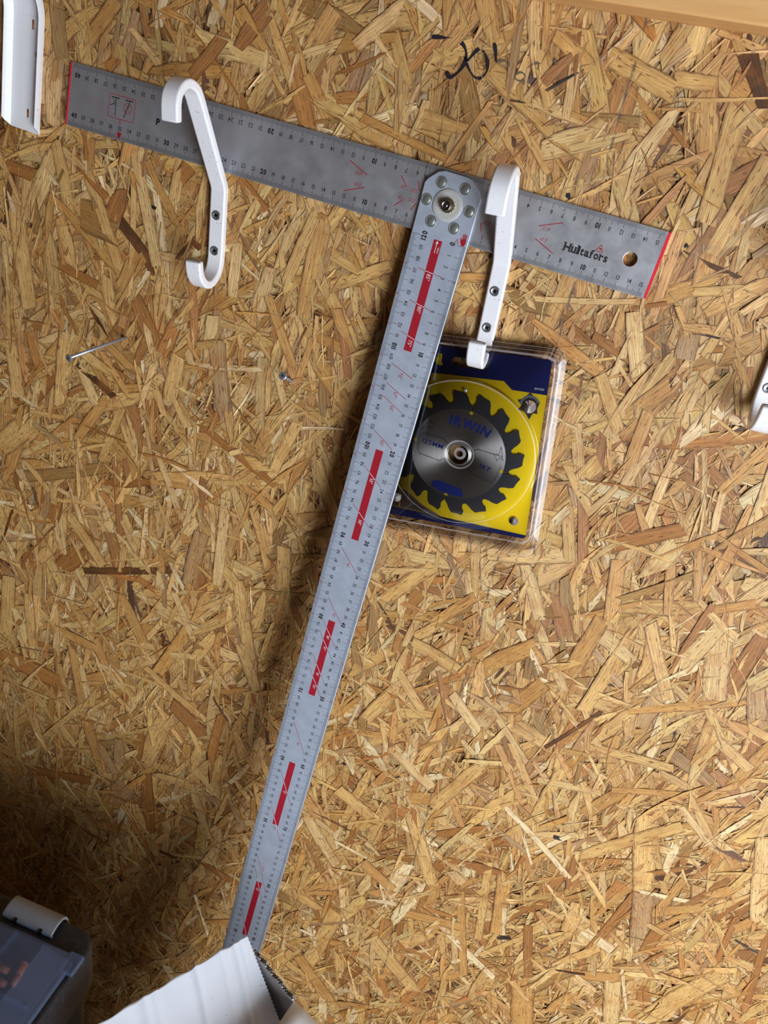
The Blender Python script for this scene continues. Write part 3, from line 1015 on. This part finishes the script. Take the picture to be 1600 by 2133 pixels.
# web, straight part with two real slots, then the curved part
slot = lambda cx, cy, w, l: [(cx + w * math.cos(a), cy + (l if math.sin(a) > 0 else -l) + w * math.sin(a)) for a in [math.pi * 2 * (i + 0.5) / 20 for i in range(20)]]
plate('web', [[(-BW, 0), (BW, 0), (BW, 9.9), (-BW, 9.9)], slot(0.25, 1.62, 0.17, 0.24), slot(0.45, 9.25, 0.17, 0.26)], 0.06, 0.18, M_WHITE, BR, 0.0)
_p = path
path = [q for q in _p[1:]]
cw = sweep_sheet('bent_web', lambda i: [(-BW, 0, 0), (0.05, 0, 0), (0.40, 0, 0), (BW, 0, 0)], M_WHITE, BR)
path = _p
FD = 0.85
sweep_sheet('flange', lambda i: [(-BW, 0, 0), (-BW - 0.35, FD * 0.6, 0.4 if i == 0 else 0), (-BW - 0.4, FD, 0.7 if i == 0 else 0)], M_WHITE, BR)
sweep_sheet('flange', lambda i: [(BW, 0, 0), (BW + 0.05, FD * 0.5, 0.4 if i == 0 else 0), (BW + 0.05, FD, 0.7 if i == 0 else 0)], M_WHITE, BR)
screw_on(BR, 1.3, 6.9, 0.19, 0.4)

# ------------------------------------------------------------------ nails
M_NAIL = mat('galvanised_nail', lin((176, 182, 196)), 0.4, metal=0.75)


def nail(base, tip, r, hr, label):
    b, t = Vector(base), Vector(tip)
    d = (t - b)
    L = d.length
    root = empty('nail')
    root.matrix_world = Matrix.Translation(b * CM) @ d.to_track_quat('Z', 'Y').to_matrix().to_4x4()
    tag(root, label, 'nail')
    mesh_obj('shank', *lathe([(r, -1.2), (r, L * 0.3), (r * 0.97, L - 0.1)], 16), M_NAIL, root, True)
    h = mesh_obj('nail_head', *lathe([(r, L - 0.2), (hr, L - 0.06), (hr, L + 0.02), (hr * 0.85, L + 0.06), (hr * 0.3, L + 0.07)], 20), M_NAIL, root, False)
    P = Print()
    for a in range(0, 180, 45): P.line((-hr * 0.5 * math.cos(R(a)), -hr * 0.5 * math.sin(R(a))), (hr * 0.5 * math.cos(R(a)), hr * 0.5 * math.sin(R(a))), 0.04)
    P.build('head_stamp', M_RECESS, h, L + 0.074)
    return root


nail(at(262, 703, Y=0.0), at(143, 746, Y=-7.6), 0.165, 0.40, 'long galvanised nail sticking out of the board at the left')
nail(at(608, 795, Y=0.0), at(589, 783, Y=-2.6), 0.165, 0.40, 'short galvanised nail stub left of the long rule')

# ------------------------------------------------------------------ blister pack with saw blade
PK = empty('blister_pack', M=wall_frame(3.14, -18.54, -1.35, R(5.9)))
tag(PK, 'clear plastic blister pack with blue and yellow card hanging from the middle hook', 'packaging')
M_BLUE = mat('card_blue', lin((22, 34, 96)), 0.35)
M_YEL = mat('card_yellow', lin((236, 206, 10)), 0.4)
M_CARDBACK = mat('card_edge', lin((190, 180, 160)), 0.8)
M_YEL2 = mat('yellow_print', lin((240, 212, 20)), 0.4)
M_PHOTO = mat('card_photo_brown', lin((122, 98, 88)), 0.5)
M_PHOTO2 = mat('card_photo_pale', lin((196, 170, 150)), 0.5)
M_PHOTO3 = mat('card_photo_dark', lin((50, 44, 52)), 0.5)
M_GREYPRINT = mat('card_grey_print', lin((112, 116, 122)), 0.5)
slotc = (0.22, 8.93)
slot_l = [(slotc[0] + (1.28 if math.cos(a) > 0 else -1.28) + 0.44 * math.cos(a), slotc[1] + 0.44 * math.sin(a)) for a in [math.pi * 2 * (i + 0.5) / 24 for i in range(24)]]
dim = [(6.1, 5.7, 0.52), (6.15, -5.98, 0.36), (-5.92, -5.69, 0.4)]
outer = rrect(-7.6, -7.75, 7.52, 10.2, 0.4)
card = plate('card', [outer, slot_l] + [circ(x, y, r, 20) for x, y, r in dim] + [circ(0, 0, 1.0, 32)], 0.02, 0.06, M_BLUE, PK)
yl = [(-7.58, 7.3), (-3.45, 7.58), (3.47, 7.72), (4.32, 7.0), (7.5, 6.95), (7.5, -7.35), (-7.58, -6.75)]
P = Print()
P.shape([yl] + [circ(x, y, r + 0.01, 20) for x, y, r in dim] + [circ(0, 0, 1.01, 32)])
P.build('yellow_print', M_YEL, card, 0.063)
P = Print()
P.text('N.', -2.98, 8.95, 0.98, 0, 0.03, gap=0.05)
P.text('N', -2.98, 8.95, 0.98, 0, 0.05)
P.build('yellow_lettering', M_YEL2, card, 0.064)
P = Print()
P.text('1897088', 6.75, 7.42, 0.2, 0, 0.0, gap=0.07, sx=0.95)
P.build('white_lettering', M_WHITEINK, card, 0.064)
P = Print()
P.text('16T', -4.05, 6.2, 0.55, 0, 0.0, gap=0.08, sx=0.7)
P.text('mm', -3.55, 7.05, 0.3, 0, 0.0, gap=0.08, sx=0.7)
P.build('black_lettering', M_INK, card, 0.066)
# small printed saw-tooth emblem around the upper right dimple
P = Print()
pts = []
for i, (rr) in enumerate((1.25, 0.95, 0.75, 1.0, 0.8, 0.75, 1.05, 0.8, 1.35, 0.85, 0.8, 1.15, 0.75, 1.25, 0.9, 0.95)):
    a = R(95 - i * 22.5)
    pts.append((6.1 + rr * math.cos(a), 5.78 + rr * math.sin(a)))
P.shape([pts, circ(6.1, 5.7, 0.53, 20)])
P.build('emblem_print', M_PHOTO3, card, 0.066)
P = Print()
P.path([(6.1 + 0.8 * math.cos(R(a)), 5.85 + 0.8 * math.sin(R(a))) for a in range(20, 190, 15)], 0.25)
P.build('emblem_ring_print', M_GREYPRINT, card, 0.069)
# corner photograph bottom left (timber)
P = Print()
P.poly([(-7.5, -6.7), (-1.2, -6.95), (-3.2, -6.05), (-5.0, -4.8), (-7.5, -3.9)])
P.build('photo_print', M_PHOTO, card, 0.066)
P = Print()
for i in range(7): P.line((-5.4 + i * 0.16, -5.3 - i * 0.13), (-2.4 + i * 0.1, -6.75), 0.05)
P.build('photo_detail_print', M_PHOTO2, card, 0.069)
P = Print()
P.line((-7.5, -4.5), (-4.9, -4.72), 0.13)
P.line((-5.6, -4.7), (-5.55, -6.7), 0.13)
P.build('yellow_frame_print', M_YEL2, card, 0.072)

# clear clamshell
NL = 96


def rr_ang(x0, y0, x1, y1, r):
    """rounded rectangle sampled by angle about the pack centre"""
    src = rrect(x0, y0, x1, y1, r, 8)
    out = []
    for i in range(NL):
        a = 2 * math.pi * i / NL
        d = (math.cos(a), math.sin(a))
        best = None
        for j in range(len(src)):
            p, q = src[j], src[(j + 1) % len(src)]
            ex, ey = q[0] - p[0], q[1] - p[1]
            den = d[0] * ey - d[1] * ex
            if abs(den) < 1e-9: continue
            t = (p[0] * ey - p[1] * ex) / den
            u = (p[0] * d[1] - p[1] * d[0]) / den
            if t > 0 and -1e-6 <= u <= 1 + 1e-6: best = t if best is None else max(best, t)
        out.append((d[0] * best, d[1] * best))
    return out


def loops_mesh(loops):
    v, f = [], []
    for lp, z in loops: v += [(x, y, z) for x, y in lp]
    for j in range(len(loops) - 1):
        for i in range(NL):
            k = (i + 1) % NL
            f.append((j * NL + i, j * NL + k, (j + 1) * NL + k, (j + 1) * NL + i))
    return v, f


def edge_bands(o, bands):
    o.data.materials.append(M_EDGE)
    for p in o.data.polygons:
        if p.index // NL in bands: p.material_index = 1


c = lambda r: circ(0.15, 0.1, r, NL)
OUT = (-9.0, -9.35, 8.75, 11.1)
INN = (-8.1, -8.35, 7.98, 10.55)
sh = mesh_obj('clear_shell', *loops_mesh([
    (rr_ang(OUT[0], OUT[1], OUT[2], OUT[3], 0.9), -0.55), (rr_ang(OUT[0] + 0.05, OUT[1] + 0.05, OUT[2] - 0.05, OUT[3] - 0.05, 0.9), -0.50),
    (rr_ang(INN[0] - 0.2, INN[1] - 0.2, INN[2] + 0.2, INN[3] + 0.2, 0.9), -0.50), (rr_ang(INN[0] - 0.12, INN[1] - 0.12, INN[2] + 0.12, INN[3] + 0.12, 0.85), -0.42),
    (rr_ang(INN[0], INN[1], INN[2], INN[3], 0.8), 0.05), (rr_ang(INN[0] + 0.06, INN[1] + 0.06, INN[2] - 0.06, INN[3] - 0.06, 0.75), 0.12),
    (rr_ang(INN[0] + 0.18, INN[1] + 0.18, INN[2] - 0.18, INN[3] - 0.18, 0.65), 0.14), (c(7.5), 0.14), (c(7.42), 0.2), (c(7.3), 0.44), (c(7.2), 0.5), (c(1.45), 0.5), (c(1.3), 0.46),
    (c(1.2), 0.24), (c(1.15), 0.2), (c(0.6), 0.2), (c(0.32), 0.28), (c(0.05), 0.28)]), M_CLEAR, PK, True)
edge_bands(sh, (0, 2, 4, 5, 9, 11, 15))
fl = mesh_obj('back_flange', *loops_mesh([
    (rr_ang(-9.2, -10.05, 8.35, 10.9, 0.5), -0.72), (rr_ang(-9.12, -9.95, 8.27, 10.82, 0.5), -0.64), (rr_ang(-8.4, -8.9, 8.1, 10.4, 0.8), -0.64),
    (rr_ang(-8.3, -8.8, 8.0, 10.3, 0.8), -0.2), (rr_ang(-8.2, -8.7, 7.9, 10.2, 0.8), -0.15)]), M_CLEAR, PK, True)
edge_bands(fl, (0, 2))
for x, y, r in dim + [(0.12, 6.49, 0.17)]:
    d_ = mesh_obj('dimple', *shift(lathe([(r + 0.1, 0.17), (r, 0.1), (r * 0.85, -0.06), (r * 0.5, -0.08), (0.02, -0.04)] if r > 0.2 else [(r, 0.5), (r, 0.56), (0.1, 0.6), (0.02, 0.6)], 24), x, y, 0.02), M_EDGE if r > 0.2 else M_STEEL, PK, True)

# the blade itself
SB = empty('saw_blade', M=wall_frame(3.14, -18.54, -1.35, R(5.9)))
tag(SB, 'dark grey circular saw blade with bright centre lying inside the blister pack', 'saw blade')
TIP0, out = 8.2, []
SLOT = {78.8: 1, -13.0: 1, -100.5: 1, 168.8: 1}


def pol(r, a): return (r * math.cos(R(a)), r * math.sin(R(a)))


for k in range(16):
    th = TIP0 + 0.6 - 22.5 * k
    g = []
    g += [pol(5.5, th + 8.2), pol(5.3, th + 6.6)]
    sl = None
    for s in SLOT:
        dd = (s - th - 3.5 + 180) % 360 - 180
        if abs(dd) < 8: sl = s
    if sl is not None:
        w = 0.055
        cx, cy = pol(4.42, sl)
        tx, ty = -math.sin(R(sl)), math.cos(R(sl))
        dx, dy = math.cos(R(sl)), math.sin(R(sl))
        g.append(pol(5.15, th + 4.8))
        g.append((cx + dx * 0.7 + tx * w, cy + dy * 0.7 + ty * w))
        g.append((cx + dx * 0.16 + tx * w, cy + dy * 0.16 + ty * w))
        for i in range(1, 9):
            a = sl + 20 + (320) * i / 9
            g.append((cx + 0.17 * math.cos(R(a)), cy + 0.17 * math.sin(R(a))))
        g.append((cx + dx * 0.16 - tx * w, cy + dy * 0.16 - ty * w))
        g.append((cx + dx * 0.7 - tx * w, cy + dy * 0.7 - ty * w))
        g.append(pol(5.15, th + 2.6))
    else:
        g += [pol(5.17, th + 5.2), pol(5.13, th + 3.4)]
    g += [pol(5.24, th + 1.6), pol(5.42, th + 0.8), pol(5.8, th + 0.7), pol(5.86, th + 1.5), pol(5.98, th + 1.7), pol(6.38, th + 0.2), pol(6.33, th - 1.5), pol(6.24, th - 4.5), pol(6.22, th - 9.5), pol(6.12, th - 10.6), pol(5.85, th - 12.6)]
    out += g
M_BLADE = mat('grey_coated_steel', lin((66, 68, 74)), 0.42, metal=0.35)
bl = plate('blade_body', [out, circ(0, 0, 1.0, 40)], 0.16, 0.3, M_BLADE, SB)
M_BR = mat('turned_steel', lin((168, 166, 162)), 0.5, metal=0.9, Anisotropic=1.0, **{'Anisotropic Rotation': 0.25})
g = N(M_BR)
tn = g.n('ShaderNodeTangent', direction_type='RADIAL', axis='Z')
g.l(tn.outputs[0], g.b.inputs['Tangent'])
pos = g.n('ShaderNodeTexCoord').outputs['Object']
rad = g.n('ShaderNodeVectorMath', operation='LENGTH')
g.l(pos, rad.inputs[0])
cmb = g.n('ShaderNodeCombineXYZ')
g.l(rad.outputs['Value'], cmb.inputs[0])
rn = g.noise(cmb.outputs[0], 1800.0, 2)
g.l(g.mix(g.mapr(rn, 0.3, 0.7, 0, 1), lin((150, 148, 146)), lin((214, 212, 208))), g.b.inputs['Base Color'])
v, f = [], []
nr = 12
for j in range(nr):
    r = 1.02 + (4.6 - 1.02) * j / (nr - 1)
    v += [(x, y, 0) for x, y in circ(0, 0, r, 128)]
for j in range(nr - 1):
    for i in range(128):
        k = (i + 1) % 128
        f.append((j * 128 + i, (j + 1) * 128 + i, (j + 1) * 128 + k, j * 128 + k))
ctr = mesh_obj('polished_centre', v, f, M_BR, SB)
ctr.location = (0, 0, 0.305 * CM)
ctr['label'] = 'bright turned steel centre'
# slot ends seen through the centre
P = Print()
for s in SLOT: P.poly(circ(*pol(4.42, s), 0.17, 14))
for s in SLOT:
    a, b = pol(4.5, s), pol(4.62, s)
    P.line(a, b, 0.1)
P.build('slot_opening', M_YEL, ctr, 0.003)
P = Print()
ha_ = lambda t, r, a0, step, h, bold: [P.text(ch, *pol(r, a0 - step * i), h, R(a0 - step * i - 90), bold) for i, ch in enumerate(t)]
for i, (ch, x) in enumerate(zip('IRWIN', (-1.0, -0.3, 0.78, 1.66, 2.4))):
    P.text(ch, x, 3.42 - 0.14 * (x + 0.92) - (0.04 * x * x if x > 0 else 0), 0.84, R(-10 - 4 * i), 0.05, sx=1.0)
P.text('125MM', -2.6, 0.72, 0.46, R(-10), 0.012, gap=0.14, sx=1.1)
P.text('16T', 2.75, -0.88, 0.42, R(-18), 0.04, gap=0.12, sx=1.15)
P.shape([[(-2.35, -3.2), (-1.75, -2.95), (0.7, -3.55), (0.95, -4.3), (-0.3, -4.35), (-1.6, -4.1), (-2.4, -3.6)]])
M_BLUEINK = mat('blue_print', lin((24, 44, 132)), 0.5)
P.build('blue_print', M_BLUEINK, ctr, 0.006)
P = Print()
for pth in ([(-4.05, 0.2), (-4.0, 1.0), (-3.55, 1.75), (-1.55, 1.45), (-1.2, 1.05), (-0.95, 1.0)],
            [(-4.1, 0.15), (-3.9, -0.5), (-1.8, -0.95), (-1.45, -0.65), (-1.1, -0.7)],
            [(1.2, 0.62), (1.6, 0.75), (1.85, 0.9), (4.2, 0.55), (4.35, 0.25)],
            [(0.95, -1.15), (1.15, -1.45), (1.6, -1.75), (3.3, -2.3), (3.75, -2.2), (4.3, -0.5)]):
    P.path(pth, 0.035)
    P.path([(x * 0.975, y * 0.93) for x, y in pth], 0.03)
for sg, a0 in ((1, 140), (1, 8)):
    P.path([pol(4.3, a0 + 12), pol(4.35, a0 - 6), pol(4.0, a0 - 3), pol(3.8, a0 - 8), pol(3.5, a0 + 2), pol(3.95, a0 + 2), pol(4.3, a0 + 12)], 0.04)
P.build('outline_print', mat('dark_outline_print', lin((40, 42, 56)), 0.5), ctr, 0.006)

# ------------------------------------------------------------------ rest of the shed (outside the frame, shades and bounces the light)
M_SHED = timber_mat('shed_board', lin((112, 90, 68)), lin((92, 72, 52)))
for nm, b_, lb in (('wall_left', box(-137, -240, -168, -135, 1.4, 75), 'board wall at the left end of the shed'),
                   ('wall_front', box(-137, -242, -168, 129, -240, 75), 'board wall behind the photographer'),
                   ('ceiling', box(-137, -242, 75, 129, 1.4, 77), 'board ceiling of the shed'),
                   ('wall_right', box(127, -72, -168, 129, 1.4, 75), 'board wall beside the open doorway')):
    tag(mesh_obj(nm, *b_, M_SHED), lb, nm.split('_')[0], kind='structure')
# ------------------------------------------------------------------ floor
fl_ = mesh_obj('floor', *box(-137, -242, -168, 129, 0.2, -165.0), M_FLOOR)
tag(fl_, 'dark wooden floor at the foot of the wall', 'floor', kind='structure')

# ------------------------------------------------------------------ white cardboard box, bottom
def paper_mat():
    m = mat('white_cardboard', lin((230, 238, 252)), 0.55, spec=0.35)
    g = N(m)
    pos = g.n('ShaderNodeTexCoord').outputs['Object']
    sp = g.noise(pos, 300.0, 1)
    g.l(g.mix(g.mapr(sp, 0.76, 0.79, 0, 0.6), lin((230, 238, 252)), lin((96, 94, 100))), g.b.inputs['Base Color'])
    g.bump(g.noise(g.scale(pos, (14, 14, 14)), 1.0, 3), 0.5, 0.004)
    return m


M_PAPER = paper_mat()
M_PAPER_IN = mat('cardboard_inside', lin((168, 164, 166)), 0.75)
M_FLUTE = mat('cardboard_flute', lin((206, 200, 196)), 0.8)
ZB = -75.0
A_ = at(515, 1948, Z=ZB)
Bd = at(200, 2133, Z=ZB) - A_
Cd = at(585, 2133, Z=ZB - 4.6) - A_
LB, LC = np.linalg.norm(Bd), np.linalg.norm(Cd)
ub, uc = Bd / LB, Cd / LC
BX = empty('cardboard_box', M=Matrix.Translation(Vector(A_ * CM)))
tag(BX, 'white corrugated cardboard box with torn open flaps at the foot of the rule', 'box')
nb, nc, SB_, SC_ = 90, 130, 19.0, 26.0
v, f = [], []
CRE = [(0.9, 0.10, 0.18), (1.7, 0.14, 0.22), (2.4, -0.10, 0.3), (3.4, 0.12, 0.3), (6.4, 0.22, 0.3), (7.2, -0.12, 0.5), (11, 0.12, 0.4), (12.2, 0.14, 0.3), (13.2, -0.1, 0.4)]
for i in range(nb + 1):
    for j in range(nc + 1):
        b_, c_ = SB_ * (i / nb) ** 1.3, SC_ * j / nc
        if i == 0: c_ += 0
        p = ub * b_ + uc * c_
        dist = b_ - 0.10 * c_ - 0.03 * c_ * c_ * 0.2
        hgt = sum(a_ * math.exp(-((dist - d0) / w_) ** 2) for d0, a_, w_ in CRE)
        hgt += 0.05 * math.sin(2.3 * b_ + 0.2 * c_) * math.exp(-c_ / 9) - 0.012 * b_
        if j == 0: p = p + uc * (0.08 * math.sin(b_ * 1.3))
        if i == 0: p = p + ub * (0.06 * (1 if j % 2 else -1))
        v.append((p[0], p[1], p[2] + hgt))
for i in range(nb):
    for j in range(nc):
        a = i * (nc + 1) + j
        f.append((a, a + nc + 1, a + nc + 2, a + 1))
fp = mesh_obj('top_flap', v, f, M_PAPER, BX, True)
sd = fp.modifiers.new('s', 'SOLIDIFY')
sd.thickness = 0.38 * CM
sd.offset = 1 if (np.cross(ub, uc)[2] < 0) else -1


def wall_panel(name, p, q, z0, z1, t, material, jag=0.0):
    """upright corrugated panel from p to q (xy, cm, local), torn along its top"""
    p, q = np.array(p[:2]), np.array(q[:2])
    L = np.linalg.norm(q - p)
    d = (q - p) / L
    nrm = np.array([-d[1], d[0]])
    n = max(8, int(L / 0.35))
    tops = [z1 + (random.uniform(-jag, jag) if jag else 0) for _ in range(n + 1)]
    P_ = []
    for off in (-t / 2, t / 2):
        v, f = [], []
        for i in range(n + 1):
            a = p + d * (L * i / n) + nrm * off
            v += [(a[0], a[1], z0), (a[0], a[1], tops[i] + (random.uniform(-jag, 0) * 0.8 if jag else 0))]
        for i in range(n): f.append((2 * i, 2 * i + 2, 2 * i + 3, 2 * i + 1))
        P_.append((v, f))
    o = mesh_obj(name, *joinvf(P_), material, BX)
    s = o.modifiers.new('s', 'SOLIDIFY')
    s.thickness = 0.04 * CM
    v, f = [], []
    n2 = n * 4
    for i in range(n2 + 1):
        a = p + d * (L * i / n2) + nrm * (t / 2 * 0.9 * math.sin(i * math.pi / 2 * 0.999 + 0.3))
        v += [(a[0], a[1], z0), (a[0], a[1], tops[min(n, i // 4)] - 0.05)]
    for i in range(n2): f.append((2 * i, 2 * i + 2, 2 * i + 3, 2 * i + 1))
    mesh_obj('flute_core', v, f, M_FLUTE, o)
    return o


random.seed(9)
loc = lambda x, y, z: at(x, y, Z=z) - A_
e1, e2 = loc(529, 1968, ZB - 0.2), loc(612, 2085, ZB - 1.2)
v2 = []
# inner liner panel with its torn, sloping top edge
sidep = wall_panel('inner_flap', e1, e2, -38, -0.9, 0.4, M_PAPER_IN, 0.18)
# outer walls of the box below the flap
h0 = -0.5
b_far = ub * SB_
wall_panel('side_wall', (ub * 0.4 + uc * 0.8), ub * SB_ + uc * 0.8, -90, h0 - 0.5, 0.4, M_PAPER)
wall_panel('side_wall', ub * SB_ + uc * 0.8, ub * SB_ + uc * SC_, -90, -13.0, 0.4, M_PAPER)
q3, q4 = loc(612, 2085, ZB - 1.2), loc(580, 2133, ZB - 1.2)
q5 = loc(672, 2133, ZB - 1.2)
d45 = (q4 - q3) / np.linalg.norm(q4 - q3)
d35 = (q5 - q3) / np.linalg.norm(q5 - q3)
v, f = [], []
for i in range(13):
    for j in range(13):
        p = q3 + d45 * (26 * i / 12) + d35 * (20 * j / 12)
        v.append((p[0], p[1], -1.15 - 5.0 * j / 12 + 0.05 * math.sin(j * 1.9) - (0.12 if j == 0 else 0)))
for i in range(12):
    for j in range(12):
        a = i * 13 + j
        f.append((a, a + 13, a + 14, a + 1))
of = mesh_obj('side_flap', v, f, M_PAPER, BX, True)
sd = of.modifiers.new('s', 'SOLIDIFY')
sd.thickness = 0.38 * CM
sd.offset = 0
wall_panel('side_wall', q3 + d45 * 0.4 + d35 * 0.3, q3 + d45 * 26 + d35 * 0.3, -90, -1.6, 0.4, M_PAPER)

# ------------------------------------------------------------------ organiser case, bottom left
M_BLACKP = mat('black_plastic', lin((30, 32, 38)), 0.5)
g = N(M_BLACKP)
pos = g.n('ShaderNodeTexCoord').outputs['Object']
g.l(g.mix(g.mapr(g.noise(pos, 160.0, 4, 0.7), 0.55, 0.8, 0, 0.6), lin((30, 32, 38)), lin((86, 90, 104))), g.b.inputs['Base Color'])
g.bump(g.noise(pos, 600.0, 2), 0.2, 0.0003)
M_LATCH = mat('grey_latch_plastic', lin((132, 136, 144)), 0.4)


def frosted():
    m = bpy.data.materials.new('frosted_lid')
    m.use_nodes = True
    t = m.node_tree
    t.nodes.clear()
    out = t.nodes.new('ShaderNodeOutputMaterial')
    tr = t.nodes.new('ShaderNodeBsdfTransparent')
    tr.inputs[0].default_value = (0.80, 0.84, 0.92, 1)
    pr_ = t.nodes.new('ShaderNodeBsdfPrincipled')
    pr_.inputs['Base Color'].default_value = (*lin((104, 118, 150)), 1)
    pr_.inputs['Roughness'].default_value = 0.3
    mx = t.nodes.new('ShaderNodeMixShader')
    mx.inputs[0].default_value = 0.42
    t.links.new(tr.outputs[0], mx.inputs[1])
    t.links.new(pr_.outputs[0], mx.inputs[2])
    t.links.new(mx.outputs[0], out.inputs[0])
    return m


M_LID = frosted()
XR, YF, ZT = -21.0, -25.0, -75.0                 # right edge, wall-side edge, top of the body
OC = empty('organiser_case', loc=(XR, YF, ZT))
tag(OC, 'black organiser case with frosted clear lid and grey latch at the lower left', 'organiser')


def prism(loop, z0, z1):
    n = len(loop)
    v = [(x, y, z0) for x, y in loop] + [(x, y, z1) for x, y in loop]
    f = [(i, (i + 1) % n, n + (i + 1) % n, n + i) for i in range(n)] + [tuple(range(n, 2 * n)), tuple(reversed(range(n)))]
    return v, f


LX, LY = -46.0, -34.0
body = mesh_obj('case_body', *prism(rrect(LX, LY, 0, 0, 2.6, 8), -6.5, 0.0), M_BLACKP, OC)
bevel(body, 0.5, 4)
# tray floor and compartments seen through the lid
tray = mesh_obj('tray', *box(LX + 1, LY + 1, 0.0, -1.6, -3.3, 0.15), mat('tray_plastic', lin((70, 76, 92)), 0.5), OC)
for y in (-9.5, -15.5, -21.5): mesh_obj('divider', *box(LX + 1.2, y - 0.1, 0.15, -1.8, y + 0.1, 1.2), M_LID, OC)
for x in (-8, -15, -22, -29, -36): mesh_obj('divider', *box(x - 0.1, LY + 1.2, 0.15, x + 0.1, -3.5, 1.2), M_LID, OC)
lid_o = [(LX + 0.6, LY + 0.6), (-0.7, LY + 0.6), (-0.7, -4.0), (-1.5, -3.3), (LX + 0.6, -3.1)]
lid_i = [(LX + 2.6, LY + 2.6), (-4.1, LY + 2.6), (-4.1, -4.6), (-4.3, -4.0), (LX + 2.6, -3.8)]
n = 5
v = [(x, y, 0.15) for x, y in lid_o] + [(x, y, 0.75) for x, y in lid_o] + [(x, y, 1.75) for x, y in lid_i]
f = [(i, (i + 1) % n, n + (i + 1) % n, n + i) for i in range(n)] + [(n + i, n + (i + 1) % n, 2 * n + (i + 1) % n, 2 * n + i) for i in range(n)] + [tuple(range(2 * n, 3 * n))]
lid = mesh_obj('clear_lid', v, f, M_LID, OC)
bevel(lid, 0.12, 2)
tab = mesh_obj('lid_tab', *box(-1.6, -5.2, 0.2, 0.1, -3.0, 0.85), M_LID, OC)
bevel(tab, 0.2, 3)
# curved latch over the wall-side edge
a0, a1 = at(28, 1890, Z=ZT + 0.8), at(118, 1940, Z=ZT + 0.8)
lx0, lx1 = at(5, 1900, Z=ZT + 0.6)[0] - XR, at(108, 1948, Z=ZT + 0.6)[0] - XR
v, f = [], []
pr_l = [(-2.45, 0.18), (-2.35, 0.5), (-1.8, 0.82), (-1.1, 0.95), (-0.4, 0.85), (0.12, 0.45), (0.38, -0.2), (0.42, -1.8)]
xs = [lx0, lx0 + 0.2, lx1 - 0.2, lx1]
for x in xs:
    for y, z in pr_l: v.append((x, y, z))
k = len(pr_l)
for i in range(3):
    for j in range(k - 1): f.append((i * k + j, i * k + j + 1, (i + 1) * k + j + 1, (i + 1) * k + j))
la = mesh_obj('latch', v, f, M_LATCH, OC, True)
sd = la.modifiers.new('s', 'SOLIDIFY')
sd.thickness = 0.22 * CM
sd.offset = 1
for fx in (0.28, 0.78):
    x = lx0 + (lx1 - lx0) * fx
    mesh_obj('latch_notch', *box(x - 0.16, -2.62, 0.16, x + 0.16, -2.2, 0.62), M_RECESS, la)
# lower tool chest carrying the organiser
TC = mesh_obj('tool_chest', *prism(rrect(XR + LX + 0.8, YF + LY + 0.8, XR - 1.0, YF - 1.0, 2.0, 6), -165.0, ZT - 6.6), mat('chest_plastic', lin((14, 15, 18)), 0.6))
bevel(TC, 0.4, 2)
tag(TC, 'dark tool chest standing under the organiser case', 'tool chest')
# wooden plugs inside
M_PLUG = mat('terracotta_plastic', lin((178, 108, 72)), 0.6)
for (x1, y1, x2, y2), lb in zip(((50, 2008, 26, 2054), (-22, 2006, 18, 2024), (-22, 2034, 12, 2052)), (
        'brown plastic plug lying steeply under the frosted lid', 'upper of two brown plugs cut by the left photo edge', 'lower of two brown plugs cut by the left photo edge')):
    a, b = at(x1, y1, Z=ZT + 0.7), at(x2, y2, Z=ZT + 0.7)
    d = Vector(b - a)
    r = 0.42
    o = empty('wall_plug')
    o.matrix_world = Matrix.Translation(Vector(a * CM)) @ d.to_track_quat('Z', 'Y').to_matrix().to_4x4()
    tag(o, lb, 'wall plug', 'brown plugs in the organiser')
    L = d.length
    mesh_obj('plug_sleeve', *lathe([(r * 0.8, 0), (r, 0.15), (r, L * 0.5), (r * 0.82, L * 0.52), (r * 0.82, L * 0.56), (r, L * 0.58), (r * 0.75, L)], 14), M_PLUG, o, True)
    mesh_obj('plug_collar', *lathe([(r * 0.5, -0.08), (r * 1.15, -0.06), (r * 1.15, 0.06), (r * 0.9, 0.08)], 14), M_PLUG, o)
